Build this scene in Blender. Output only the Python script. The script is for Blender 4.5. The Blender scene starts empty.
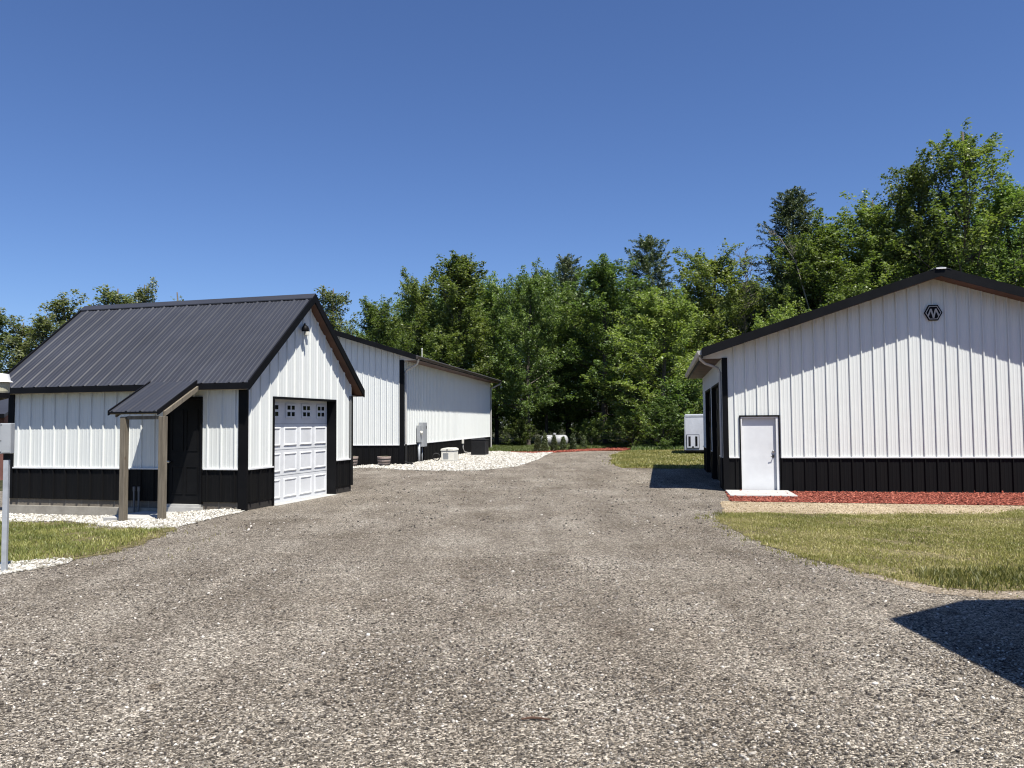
import bpy, bmesh, math, random
import numpy as np
from mathutils import Vector, Matrix, Quaternion

random.seed(7)
rng = np.random.default_rng(11)
scene = bpy.context.scene
C = scene.collection
rad = math.radians

# ------------------------------------------------------------------ materials
def new_mat(name):
    m = bpy.data.materials.new(name)
    m.use_nodes = True
    nt = m.node_tree
    return m, nt, nt.nodes['Principled BSDF']

def node(nt, typ, **kw):
    n = nt.nodes.new(typ)
    for k, v in kw.items():
        if k.startswith('i_'):
            n.inputs[k[2:].replace('_', ' ')].default_value = v
        else:
            setattr(n, k, v)
    return n

def coords(nt, scale=(1, 1, 1), which='Object'):
    tc = node(nt, 'ShaderNodeTexCoord')
    mp = node(nt, 'ShaderNodeMapping')
    mp.inputs['Scale'].default_value = scale
    nt.links.new(tc.outputs[which], mp.inputs['Vector'])
    return mp.outputs['Vector']

def ramp(nt, fac, stops, interp='LINEAR'):
    r = node(nt, 'ShaderNodeValToRGB')
    cr = r.color_ramp
    cr.interpolation = interp
    while len(cr.elements) < len(stops):
        cr.elements.new(0.5)
    for e, (p, c) in zip(cr.elements, stops):
        e.position = p
        e.color = (*c, 1) if len(c) == 3 else c
    nt.links.new(fac, r.inputs['Fac'])
    return r.outputs['Color']

def noise(nt, vec, scale, detail=3, rough=0.55, out='Fac'):
    n = node(nt, 'ShaderNodeTexNoise')
    n.inputs['Scale'].default_value = scale
    n.inputs['Detail'].default_value = detail
    n.inputs['Roughness'].default_value = rough
    if vec is not None:
        nt.links.new(vec, n.inputs['Vector'])
    return n.outputs[out]

def voronoi(nt, vec, scale, out='Color', rnd=1.0, feature='F1'):
    n = node(nt, 'ShaderNodeTexVoronoi', feature=feature)
    n.inputs['Scale'].default_value = scale
    n.inputs['Randomness'].default_value = rnd
    nt.links.new(vec, n.inputs['Vector'])
    return n.outputs[out]

def mix(nt, fac, a, b, blend='MIX'):
    m = node(nt, 'ShaderNodeMix', data_type='RGBA', blend_type=blend)
    for sock, v in ((m.inputs[0], fac), (m.inputs[6], a), (m.inputs[7], b)):
        if isinstance(v, (int, float)):
            sock.default_value = v
        elif isinstance(v, tuple):
            sock.default_value = (*v, 1)
        else:
            nt.links.new(v, sock)
    return m.outputs[2]

def math_n(nt, op, a, b=None):
    m = node(nt, 'ShaderNodeMath', operation=op)
    for i, v in enumerate((a, b)):
        if v is None:
            continue
        if isinstance(v, (int, float)):
            m.inputs[i].default_value = v
        else:
            nt.links.new(v, m.inputs[i])
    return m.outputs[0]

def bump(nt, bsdf, height, strength, dist):
    b = node(nt, 'ShaderNodeBump')
    b.inputs['Strength'].default_value = strength
    b.inputs['Distance'].default_value = dist
    nt.links.new(height, b.inputs['Height'])
    nt.links.new(b.outputs['Normal'], bsdf.inputs['Normal'])

def painted(name, col, rough=0.4, var=0.06, scale=1.3, oil=0.0015, spec=0.35, metal=0.0):
    """painted sheet metal / trim: a faint dirt and gloss variation, slight oil-canning"""
    m, nt, b = new_mat(name)
    v = coords(nt)
    n = noise(nt, v, scale, 5, 0.6)
    lo = tuple(c * (1 - var * 2) for c in col)
    hi = tuple(min(1, c * (1 + var)) for c in col)
    nt.links.new(ramp(nt, n, [(0.3, lo), (0.65, hi)]), b.inputs['Base Color'])
    n2 = noise(nt, v, 4.0, 4, 0.6)
    r = node(nt, 'ShaderNodeMapRange')
    r.inputs['To Min'].default_value = rough - 0.06
    r.inputs['To Max'].default_value = rough + 0.1
    nt.links.new(n2, r.inputs['Value'])
    nt.links.new(r.outputs['Result'], b.inputs['Roughness'])
    b.inputs['Specular IOR Level'].default_value = spec
    b.inputs['Metallic'].default_value = metal
    if oil:
        n3 = noise(nt, v, 2.2, 2, 0.5)
        bump(nt, b, n3, 0.25, oil * 20)
    return m

def wall_metal(name, col, dirt_col, rough, spec=0.35):
    """wall sheet: vertical dirt streaks and a splash zone that are really on the sheet"""
    m, nt, b = new_mat(name)
    v = coords(nt, (3.0, 3.0, 0.25))
    n = noise(nt, v, 1.6, 6, 0.65)
    f = ramp(nt, n, [(0.42, (0, 0, 0)), (0.78, (0.5, 0.5, 0.5))])
    c = mix(nt, f, col, dirt_col)
    nt.links.new(c, b.inputs['Base Color'])
    b.inputs['Roughness'].default_value = rough
    b.inputs['Specular IOR Level'].default_value = spec
    v2 = coords(nt)
    bump(nt, b, noise(nt, v2, 2.0, 2, 0.5), 0.2, 0.02)
    return m

M = {}
M['white_wall'] = wall_metal('white_wall_sheet', (0.70, 0.715, 0.68), (0.61, 0.62, 0.58), 0.45)
M['black_wall'] = wall_metal('black_wall_sheet', (0.006, 0.006, 0.0065), (0.011, 0.010, 0.009), 0.55, 0.12)
M['white'] = painted('white_trim', (0.70, 0.70, 0.69), 0.4)
M['door_white'] = painted('white_door_paint', (0.68, 0.69, 0.69), 0.42, 0.05)
M['black'] = painted('black_trim', (0.006, 0.006, 0.0068), 0.5, 0.2, spec=0.12)
M['black_door'] = painted('black_door_paint', (0.007, 0.007, 0.0075), 0.5, 0.2, spec=0.14)
M['roof'] = painted('charcoal_roof_sheet', (0.034, 0.036, 0.045), 0.46, 0.1, 0.7, spec=0.3)
M['soffit'] = painted('brown_soffit', (0.105, 0.055, 0.034), 0.55, 0.25)
M['soffit_tan'] = painted('tan_soffit', (0.40, 0.33, 0.22), 0.55, 0.1)
M['gutter'] = painted('white_gutter', (0.44, 0.425, 0.395), 0.4)
M['gutter_dark'] = painted('bronze_gutter', (0.06, 0.05, 0.042), 0.4)
M['grey_box'] = painted('grey_enclosure', (0.33, 0.345, 0.355), 0.45, 0.08)
M['galv'] = painted('galvanised_steel', (0.42, 0.44, 0.46), 0.45, 0.1, 6, 0, 0.4, 0.25)
M['pipe'] = painted('dull_grey_pipe', (0.13, 0.135, 0.14), 0.5, 0.1)
M['cream'] = painted('cream_plastic', (0.70, 0.68, 0.60), 0.5, 0.05)
M['olive_glass'] = painted('frosted_lamp_body', (0.40, 0.38, 0.27), 0.35, 0.1)
M['charcoal_unit'] = painted('charcoal_unit', (0.022, 0.022, 0.023), 0.5, 0.1)
M['rubber'] = painted('black_rubber', (0.012, 0.012, 0.012), 0.75, 0.2)
M['brass'] = painted('nickel_hardware', (0.5, 0.48, 0.44), 0.28, 0.05, 5, 0, 0.5, 0.9)
M['tank'] = painted('shade_toned_tank_paint', (0.33, 0.33, 0.33), 0.5, 0.15)  # white tank, toned down: the wood's shade is put into the colour
M['trailer'] = painted('white_trailer_skin', (0.50, 0.515, 0.55), 0.42, 0.08)
M['brown_wall'] = painted('rust_brown_siding', (0.20, 0.09, 0.07), 0.6, 0.2)

def glass_dark():
    m, nt, b = new_mat('dark_window_pane')
    b.inputs['Base Color'].default_value = (0.008, 0.009, 0.010, 1)
    b.inputs['Roughness'].default_value = 0.06
    b.inputs['Specular IOR Level'].default_value = 0.5
    return m
M['glass'] = glass_dark()

def wood(name, a, bcol):
    m, nt, b = new_mat(name)
    v = coords(nt, (9, 9, 0.7))
    n = noise(nt, v, 3, 6, 0.6)
    col = ramp(nt, n, [(0.3, a), (0.7, bcol)])
    vk = coords(nt, (1, 1, 0.55))
    k = voronoi(nt, vk, 4.5, 'Distance')
    kn = ramp(nt, k, [(0.06, (1, 1, 1)), (0.13, (0, 0, 0))])
    col = mix(nt, kn, col, (0.10, 0.065, 0.04))
    nt.links.new(col, b.inputs['Base Color'])
    b.inputs['Roughness'].default_value = 0.8
    bump(nt, b, n, 0.4, 0.01)
    return m
M['wood'] = wood('treated_pine', (0.10, 0.082, 0.058), (0.195, 0.165, 0.122))
M['barrel'] = wood('weathered_barrel_stave', (0.30, 0.21, 0.17), (0.50, 0.42, 0.37))

def block(name, a, bcol, mortar):
    m, nt, b = new_mat(name)
    tc = node(nt, 'ShaderNodeTexCoord')
    # run the courses along the wall: x + y along, z up
    sx = node(nt, 'ShaderNodeSeparateXYZ')
    nt.links.new(tc.outputs['Object'], sx.inputs[0])
    s = math_n(nt, 'ADD', sx.outputs['X'], sx.outputs['Y'])
    cx = node(nt, 'ShaderNodeCombineXYZ')
    nt.links.new(s, cx.inputs[0]); nt.links.new(sx.outputs['Z'], cx.inputs[1])
    br = node(nt, 'ShaderNodeTexBrick')
    br.inputs['Scale'].default_value = 1.0
    br.inputs['Brick Width'].default_value = 0.44
    br.inputs['Row Height'].default_value = 0.22
    br.inputs['Mortar Size'].default_value = 0.012
    br.inputs['Color1'].default_value = (*a, 1)
    br.inputs['Color2'].default_value = (*bcol, 1)
    br.inputs['Mortar'].default_value = (*mortar, 1)
    nt.links.new(cx.outputs[0], br.inputs['Vector'])
    n = noise(nt, tc.outputs['Object'], 18, 5, 0.7)
    col = mix(nt, 0.35, br.outputs['Color'], n, 'OVERLAY')
    nt.links.new(col, b.inputs['Base Color'])
    b.inputs['Roughness'].default_value = 0.9
    bump(nt, b, n, 0.5, 0.01)
    return m
M['block'] = block('concrete_block', (0.13, 0.11, 0.085), (0.18, 0.155, 0.12), (0.20, 0.18, 0.15))
M['block_dark'] = block('dark_coated_block', (0.022, 0.018, 0.015), (0.028, 0.023, 0.019), (0.018, 0.015, 0.013))

def concrete(name, a, bcol):
    m, nt, b = new_mat(name)
    v = coords(nt)
    n = noise(nt, v, 3, 8, 0.7)
    nt.links.new(ramp(nt, n, [(0.3, a), (0.7, bcol)]), b.inputs['Base Color'])
    b.inputs['Roughness'].default_value = 0.9
    bump(nt, b, noise(nt, v, 40, 4, 0.6), 0.3, 0.01)
    return m
M['concrete'] = concrete('footing_concrete', (0.22, 0.20, 0.165), (0.34, 0.315, 0.265))
M['concrete_pale'] = concrete('pale_concrete', (0.36, 0.35, 0.325), (0.47, 0.46, 0.43))

def foliage(name, dark, light, warm, trans=0.32):
    """leaf: colour varies leaf to leaf and tree to tree; light passes through"""
    m = bpy.data.materials.new(name); m.use_nodes = True
    nt = m.node_tree; nt.nodes.clear()
    out = node(nt, 'ShaderNodeOutputMaterial')
    at = node(nt, 'ShaderNodeAttribute', attribute_name='tint')
    oi = node(nt, 'ShaderNodeObjectInfo')
    c = ramp(nt, at.outputs['Fac'], [(0.0, dark), (0.6, light), (1.0, warm)])
    hs = node(nt, 'ShaderNodeHueSaturation')
    mr = node(nt, 'ShaderNodeMapRange')
    mr.inputs['To Min'].default_value = 0.478
    mr.inputs['To Max'].default_value = 0.508
    nt.links.new(oi.outputs['Random'], mr.inputs['Value'])
    nt.links.new(mr.outputs['Result'], hs.inputs['Hue'])
    mv = node(nt, 'ShaderNodeMapRange')
    mv.inputs['To Min'].default_value = 0.72
    mv.inputs['To Max'].default_value = 1.3
    v2 = math_n(nt, 'FRACT', math_n(nt, 'MULTIPLY', oi.outputs['Random'], 7.31))
    nt.links.new(v2, mv.inputs['Value'])
    nt.links.new(mv.outputs['Result'], hs.inputs['Value'])
    nt.links.new(c, hs.inputs['Color'])
    d = node(nt, 'ShaderNodeBsdfPrincipled')
    d.inputs['Roughness'].default_value = 0.45
    d.inputs['Specular IOR Level'].default_value = 0.45
    t = node(nt, 'ShaderNodeBsdfTranslucent')
    nt.links.new(hs.outputs['Color'], d.inputs['Base Color'])
    tc = mix(nt, 1.0, hs.outputs['Color'], (1.0, 1.1, 0.45), 'MULTIPLY')
    nt.links.new(tc, t.inputs['Color'])
    ms = node(nt, 'ShaderNodeMixShader')
    ms.inputs[0].default_value = trans
    nt.links.new(d.outputs[0], ms.inputs[1]); nt.links.new(t.outputs[0], ms.inputs[2])
    nt.links.new(ms.outputs[0], out.inputs['Surface'])
    return m
M['leaf'] = foliage('maple_leaf', (0.094, 0.144, 0.042), (0.172, 0.238, 0.072), (0.26, 0.305, 0.105), 0.42)
M['leaf_light'] = foliage('young_leaf', (0.120, 0.172, 0.046), (0.215, 0.278, 0.080), (0.30, 0.34, 0.115), 0.42)
M['leaf_grey'] = foliage('aspen_leaf', (0.105, 0.135, 0.058), (0.185, 0.212, 0.100), (0.28, 0.28, 0.165), 0.38)
M['needle'] = foliage('pine_needle', (0.060, 0.088, 0.040), (0.098, 0.132, 0.058), (0.155, 0.172, 0.080), 0.2)
M['cedar'] = foliage('cedar_spray', (0.045, 0.070, 0.026), (0.085, 0.118, 0.040), (0.13, 0.155, 0.06), 0.15)
M['grass'] = foliage('grass_blade', (0.125, 0.140, 0.036), (0.255, 0.245, 0.074), (0.42, 0.365, 0.18), 0.3)

def bark(name, a, bcol):
    m, nt, b = new_mat(name)
    v = coords(nt, (6, 6, 1.2))
    n = noise(nt, v, 2.5, 6, 0.7)
    nt.links.new(ramp(nt, n, [(0.3, a), (0.7, bcol)]), b.inputs['Base Color'])
    b.inputs['Roughness'].default_value = 0.9
    bump(nt, b, n, 0.8, 0.03)
    return m
M['bark'] = bark('grey_brown_bark', (0.045, 0.036, 0.028), (0.13, 0.11, 0.09))
M['bark_pale'] = bark('pale_birch_bark', (0.11, 0.095, 0.075), (0.25, 0.23, 0.19))

def gravel_mat(name, stops, cell, cell2, patch_lo, patch_hi, bump_s=0.9, grain=0.0):
    m, nt, b = new_mat(name)
    v = coords(nt)
    # wobble the cells so they are not soap-bubble regular
    w = noise(nt, v, 60, 2, 0.5, 'Color')
    vv = mix(nt, 0.012, v, w, 'ADD')
    c1 = voronoi(nt, vv, cell, 'Color')
    d1 = voronoi(nt, vv, cell, 'Distance')
    c2 = voronoi(nt, vv, cell2, 'Color')
    d2 = voronoi(nt, vv, cell2, 'Distance')
    s1 = node(nt, 'ShaderNodeSeparateColor'); nt.links.new(c1, s1.inputs[0])
    s2 = node(nt, 'ShaderNodeSeparateColor'); nt.links.new(c2, s2.inputs[0])
    g1 = ramp(nt, s1.outputs[0], stops)
    g2 = ramp(nt, s2.outputs[1], stops)
    sel = ramp(nt, s2.outputs[2], [(0.60, (0, 0, 0)), (0.66, (1, 1, 1))])
    g = mix(nt, sel, g1, g2)
    big = noise(nt, v, 0.55, 5, 0.62)
    vs = coords(nt, (1.6, 0.28, 1))
    tracks = noise(nt, vs, 0.8, 4, 0.6)
    pf = ramp(nt, big, [(0.32, patch_lo), (0.66, patch_hi)])
    tf = ramp(nt, tracks, [(0.32, (0.74, 0.715, 0.69)), (0.64, (1.13, 1.12, 1.11))])
    g = mix(nt, 1.0, g, pf, 'MULTIPLY')
    g = mix(nt, 1.0, g, tf, 'MULTIPLY')
    if grain:
        gn = noise(nt, v, 9.0, 9, 0.78)
        g = mix(nt, 1.0, g, ramp(nt, gn, [(0.30, (1 - grain,) * 3), (0.50, (1.0, 1.0, 1.0)), (0.72, (1 + grain * 0.8,) * 3)]), 'MULTIPLY')
        cl = noise(nt, v, 3.1, 3, 0.5)
        g = mix(nt, 1.0, g, ramp(nt, cl, [(0.26, (0.62, 0.58, 0.54)), (0.36, (1, 1, 1))]), 'MULTIPLY')
    nt.links.new(g, b.inputs['Base Color'])
    b.inputs['Roughness'].default_value = 0.92
    b.inputs['Specular IOR Level'].default_value = 0.2
    h = math_n(nt, 'ADD', math_n(nt, 'MULTIPLY', d1, -0.6), math_n(nt, 'MULTIPLY', d2, -1.0))
    h = math_n(nt, 'ADD', h, math_n(nt, 'MULTIPLY', s1.outputs[1], 0.5))
    bump(nt, b, h, bump_s, 0.03)
    return m
M['gravel'] = gravel_mat('crushed_gravel',
    [(0.0, (0.038, 0.033, 0.028)), (0.20, (0.100, 0.089, 0.073)), (0.58, (0.285, 0.256, 0.212)), (0.84, (0.55, 0.505, 0.43)), (1.0, (0.86, 0.81, 0.72))],
    105, 48, (0.74, 0.69, 0.63), (1.16, 1.13, 1.09), 0.9, 0.42)
M['white_gravel'] = gravel_mat('white_limestone',
    [(0.0, (0.14, 0.12, 0.09)), (0.35, (0.31, 0.285, 0.235)), (0.75, (0.46, 0.435, 0.375)), (1.0, (0.64, 0.62, 0.565))],
    30, 16, (0.86, 0.84, 0.80), (1.05, 1.05, 1.05), 0.9, 0.25)
M['mulch'] = gravel_mat('red_mulch',
    [(0.0, (0.07, 0.016, 0.010)), (0.5, (0.22, 0.052, 0.032)), (1.0, (0.40, 0.13, 0.085))],
    40, 22, (0.82, 0.8, 0.8), (1.1, 1.1, 1.1))
M['sand'] = gravel_mat('pale_sand_gravel',
    [(0.0, (0.26, 0.195, 0.12)), (0.5, (0.46, 0.365, 0.24)), (1.0, (0.66, 0.56, 0.41))],
    45, 24, (0.85, 0.84, 0.80), (1.06, 1.05, 1.04))
M['dirt'] = gravel_mat('pale_dirt_gravel',
    [(0.0, (0.15, 0.12, 0.085)), (0.5, (0.31, 0.26, 0.195)), (1.0, (0.50, 0.43, 0.34))],
    60, 30, (0.85, 0.84, 0.80), (1.06, 1.05, 1.04))
M['soil'] = gravel_mat('lawn_soil',
    [(0.0, (0.08, 0.075, 0.032)), (0.6, (0.17, 0.145, 0.070)), (1.0, (0.30, 0.25, 0.15))],
    40, 20, (0.8, 0.8, 0.75), (1.1, 1.1, 1.05))
M['forest_floor'] = gravel_mat('forest_floor_litter',
    [(0.0, (0.022, 0.024, 0.010)), (0.6, (0.045, 0.045, 0.020)), (1.0, (0.085, 0.075, 0.042))],
    9, 5, (0.7, 0.75, 0.6), (1.1, 1.15, 1.0))

def stone_mat(name, stops, rough=0.85):
    m, nt, b = new_mat(name)
    at = node(nt, 'ShaderNodeAttribute', attribute_name='tint')
    c = ramp(nt, at.outputs['Fac'], stops)
    v = coords(nt)
    n = noise(nt, v, 70, 4, 0.65)
    c = mix(nt, 0.4, c, n, 'OVERLAY')
    nt.links.new(c, b.inputs['Base Color'])
    b.inputs['Roughness'].default_value = rough
    b.inputs['Specular IOR Level'].default_value = 0.25
    return m
M['stone'] = stone_mat('loose_gravel_stone',
    [(0.0, (0.040, 0.034, 0.030)), (0.26, (0.098, 0.086, 0.072)), (0.64, (0.26, 0.233, 0.198)), (0.92, (0.48, 0.44, 0.385)), (1.0, (0.68, 0.64, 0.575))])
M['white_stone'] = stone_mat('loose_white_stone',
    [(0.0, (0.20, 0.18, 0.14)), (0.4, (0.41, 0.385, 0.33)), (1.0, (0.64, 0.62, 0.57))])
M['mulch_chip'] = stone_mat('red_mulch_chip',
    [(0.0, (0.07, 0.016, 0.010)), (0.5, (0.24, 0.056, 0.034)), (1.0, (0.44, 0.15, 0.10))])

# ------------------------------------------------------------------ mesh builder
class MB:
    def __init__(self):
        self.v = []; self.f = []; self.mi = []
    def face(self, pts, mi=0):
        n = len(self.v)
        self.v += [tuple(p) for p in pts]
        self.f.append(tuple(range(n, n + len(pts)))); self.mi.append(mi)
    def box(self, x0, x1, y0, y1, z0, z1, mi=0):
        n = len(self.v)
        self.v += [(x0, y0, z0), (x1, y0, z0), (x1, y1, z0), (x0, y1, z0), (x0, y0, z1), (x1, y0, z1), (x1, y1, z1), (x0, y1, z1)]
        for q in ((3, 2, 1, 0), (4, 5, 6, 7), (0, 1, 5, 4), (1, 2, 6, 5), (2, 3, 7, 6), (3, 0, 4, 7)):
            self.f.append(tuple(n + i for i in q)); self.mi.append(mi)
        return self
    def prism(self, poly, axis, a, b, mi=0):
        """poly: 2-D outline; axis 'x': poly=(y,z), 'y': (x,z), 'z': (x,y)"""
        def p(q, t):
            return {'x': (t, q[0], q[1]), 'y': (q[0], t, q[1]), 'z': (q[0], q[1], t)}[axis]
        n = len(self.v); k = len(poly)
        self.v += [p(q, a) for q in poly] + [p(q, b) for q in poly]
        self.f.append(tuple(range(n, n + k))[::-1]); self.mi.append(mi)
        self.f.append(tuple(range(n + k, n + 2 * k))); self.mi.append(mi)
        for i in range(k):
            j = (i + 1) % k
            self.f.append((n + i, n + j, n + k + j, n + k + i)); self.mi.append(mi)
        return self
    def tube(self, pts, radii, sides=8, mi=0, cap=True):
        pts = [Vector(p) for p in pts]
        if isinstance(radii, (int, float)):
            radii = [radii] * len(pts)
        n0 = len(self.v)
        up = None
        for i, p in enumerate(pts):
            d = (pts[min(i + 1, len(pts) - 1)] - pts[max(i - 1, 0)])
            if d.length < 1e-9: d = Vector((0, 0, 1))
            d.normalize()
            if up is None:
                a = Vector((1, 0, 0)) if abs(d.x) < 0.8 else Vector((0, 1, 0))
                up = d.cross(a).normalized()
            else:
                up = (up - d * up.dot(d)).normalized()
            w = d.cross(up)
            for s in range(sides):
                t = 2 * math.pi * s / sides
                self.v.append(tuple(p + (up * math.cos(t) + w * math.sin(t)) * radii[i]))
        for i in range(len(pts) - 1):
            for s in range(sides):
                a = n0 + i * sides + s; b = n0 + i * sides + (s + 1) % sides
                self.f.append((a, b, b + sides, a + sides)); self.mi.append(mi)
        if cap:
            self.f.append(tuple(n0 + s for s in range(sides))[::-1]); self.mi.append(mi)
            e = n0 + (len(pts) - 1) * sides
            self.f.append(tuple(e + s for s in range(sides))); self.mi.append(mi)
        return self
    def lathe(self, prof, c=(0, 0, 0), sides=20, axis='z', mi=0):
        """prof: (radius, height) list"""
        n0 = len(self.v)
        for r, h in prof:
            for s in range(sides):
                t = 2 * math.pi * s / sides
                a, b = r * math.cos(t), r * math.sin(t)
                q = {'z': (a, b, h), 'x': (h, a, b), 'y': (b, h, a)}[axis]
                self.v.append((c[0] + q[0], c[1] + q[1], c[2] + q[2]))
        for i in range(len(prof) - 1):
            for s in range(sides):
                a = n0 + i * sides + s; b = n0 + i * sides + (s + 1) % sides
                self.f.append((a, b, b + sides, a + sides)); self.mi.append(mi)
        self.f.append(tuple(n0 + s for s in range(sides))[::-1]); self.mi.append(mi)
        e = n0 + (len(prof) - 1) * sides
        self.f.append(tuple(e + s for s in range(sides))); self.mi.append(mi)
        return self
    def build(self, name, mats, parent=None, bevel=0, smooth=False, loc=None, rotz=None):
        me = bpy.data.meshes.new(name)
        me.from_pydata(self.v, [], self.f)
        if not isinstance(mats, (list, tuple)): mats = [mats]
        for m in mats: me.materials.append(m)
        me.polygons.foreach_set('material_index', self.mi)
        if smooth: me.polygons.foreach_set('use_smooth', [True] * len(self.f))
        me.validate(); me.update()
        o = bpy.data.objects.new(name, me)
        C.objects.link(o)
        if parent: o.parent = parent
        if loc: o.location = loc
        if rotz is not None: o.rotation_euler = (0, 0, rotz)
        if bevel:
            b = o.modifiers.new('bevel', 'BEVEL'); b.width = bevel; b.segments = 2; b.limit_method = 'ANGLE'
        return o

def np_mesh(name, verts, faces, mats, tint=None, mat_idx=None):
    me = bpy.data.meshes.new(name)
    nv, (nf, k) = len(verts), faces.shape
    me.vertices.add(nv); me.vertices.foreach_set('co', np.ascontiguousarray(verts, dtype=np.float32).ravel())
    me.loops.add(nf * k); me.loops.foreach_set('vertex_index', np.ascontiguousarray(faces, dtype=np.int32).ravel())
    me.polygons.add(nf)
    me.polygons.foreach_set('loop_start', np.arange(nf, dtype=np.int32) * k)
    me.polygons.foreach_set('loop_total', np.full(nf, k, dtype=np.int32))
    for m in (mats if isinstance(mats, (list, tuple)) else [mats]): me.materials.append(m)
    if mat_idx is not None: me.polygons.foreach_set('material_index', mat_idx.astype(np.int32))
    me.update(calc_edges=True)
    if tint is not None:
        a = me.attributes.new('tint', 'FLOAT', 'POINT')
        a.data.foreach_set('value', np.ascontiguousarray(tint, dtype=np.float32))
    return me

def tag(o, label=None, cat=None, group=None, kind=None):
    if label: o['label'] = label
    if cat: o['category'] = cat
    if group: o['group'] = group
    if kind: o['kind'] = kind
    return o

def thing(name, label, cat, loc=(0, 0, 0), rotz=0, group=None):
    o = bpy.data.objects.new(name, None)
    o.empty_display_size = 0.2
    C.objects.link(o)
    o.location = loc; o.rotation_euler = (0, 0, rotz)
    return tag(o, label, cat, group)

# ------------------------------------------------------------------ terrain
def terr(x):
    """the ground falls 20 cm on the left, below the shed's front wall"""
    return -0.20 * min(1.0, max(0.0, (-6.2 - x) / 3.0))

def wobble(poly, step, amp):
    out = []
    n = len(poly)
    for i in range(n):
        a, b = Vector(poly[i]), Vector(poly[(i + 1) % n])
        L = (b - a).length
        k = max(1, int(L / step))
        for j in range(k):
            p = a.lerp(b, j / k)
            if amp and j: p += Vector((random.uniform(-amp, amp), random.uniform(-amp, amp)))
            out.append((p.x, p.y))
    return out

def sheet(name, poly, z, mat, kind='structure'):
    bm = bmesh.new()
    bm.faces.new([bm.verts.new((x, y, 0)) for x, y in poly])
    for cut in (-6.2, -9.2):
        bmesh.ops.bisect_plane(bm, geom=bm.verts[:] + bm.edges[:] + bm.faces[:], plane_co=(cut, 0, 0), plane_no=(1, 0, 0))
    bmesh.ops.triangulate(bm, faces=bm.faces[:])
    for v in bm.verts: v.co.z = terr(v.co.x) + z
    bmesh.ops.recalc_face_normals(bm, faces=bm.faces[:])
    if bm.faces and sum(f.normal.z for f in bm.faces) < 0:
        bmesh.ops.reverse_faces(bm, faces=bm.faces[:])
    me = bpy.data.meshes.new(name); bm.to_mesh(me); bm.free()
    me.materials.append(mat)
    o = bpy.data.objects.new(name, me); C.objects.link(o)
    tag(o, kind=kind)
    return o

def in_poly(P, poly):
    x, y = P[:, 0], P[:, 1]
    c = np.zeros(len(P), bool)
    n = len(poly)
    for i in range(n):
        x1, y1 = poly[i]; x2, y2 = poly[(i + 1) % n]
        if y1 == y2: continue
        c ^= ((y1 > y) != (y2 > y)) & (x < (x2 - x1) * (y - y1) / (y2 - y1) + x1)
    return c

def scatter_pts(poly, density, keep=None):
    p = np.array(poly); lo, hi = p.min(0), p.max(0)
    n = int(np.prod(hi - lo) * density)
    P = rng.uniform(lo, hi, (n, 2))
    P = P[in_poly(P, poly)]
    if keep is not None: P = P[keep(P)]
    return P

def terr_np(x): return -0.20 * np.clip((-6.2 - x) / 3.0, 0, 1)

_bm = bmesh.new(); bmesh.ops.create_icosphere(_bm, subdivisions=1, radius=1.0)
ICO_V = np.array([v.co[:] for v in _bm.verts]); ICO_F = np.array([[v.index for v in f.verts] for f in _bm.faces]); _bm.free()

def stones(name, P, smin, smax, zoff, mat, flat=0.6, power=2.5, tint_bias=1.0, stretch=1.0):
    n = len(P)
    s = smin + (smax - smin) * rng.random(n) ** power
    V = ICO_V[None] * rng.uniform(0.65, 1.15, (n, len(ICO_V), 1))
    ax = np.stack([rng.uniform(0.75, 1.3, n) * stretch, rng.uniform(0.6, 1.0, n), rng.uniform(flat * 0.7, flat * 1.2, n)], 1)
    V = V * ax[:, None] * s[:, None, None]
    th = rng.uniform(0, 2 * math.pi, n); tl = rng.normal(0, 0.35, n)
    ct, st = np.cos(tl), np.sin(tl)
    x = V[..., 0] * ct[:, None] + V[..., 2] * st[:, None]; z = -V[..., 0] * st[:, None] + V[..., 2] * ct[:, None]; y = V[..., 1]
    c, k = np.cos(th), np.sin(th)
    X = x * c[:, None] - y * k[:, None] + P[:, 0:1]; Y = x * k[:, None] + y * c[:, None] + P[:, 1:2]
    Z = z + (terr_np(P[:, 0]) + zoff + s * flat * 0.35)[:, None]
    V = np.stack([X, Y, Z], -1).reshape(-1, 3)
    F = (ICO_F[None] + (np.arange(n) * len(ICO_V))[:, None, None]).reshape(-1, 3)
    t = np.repeat(rng.random(n) ** tint_bias, len(ICO_V))
    o = bpy.data.objects.new(name, np_mesh(name, V, F, mat, t)); C.objects.link(o)
    return tag(o, kind='stuff')

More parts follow.
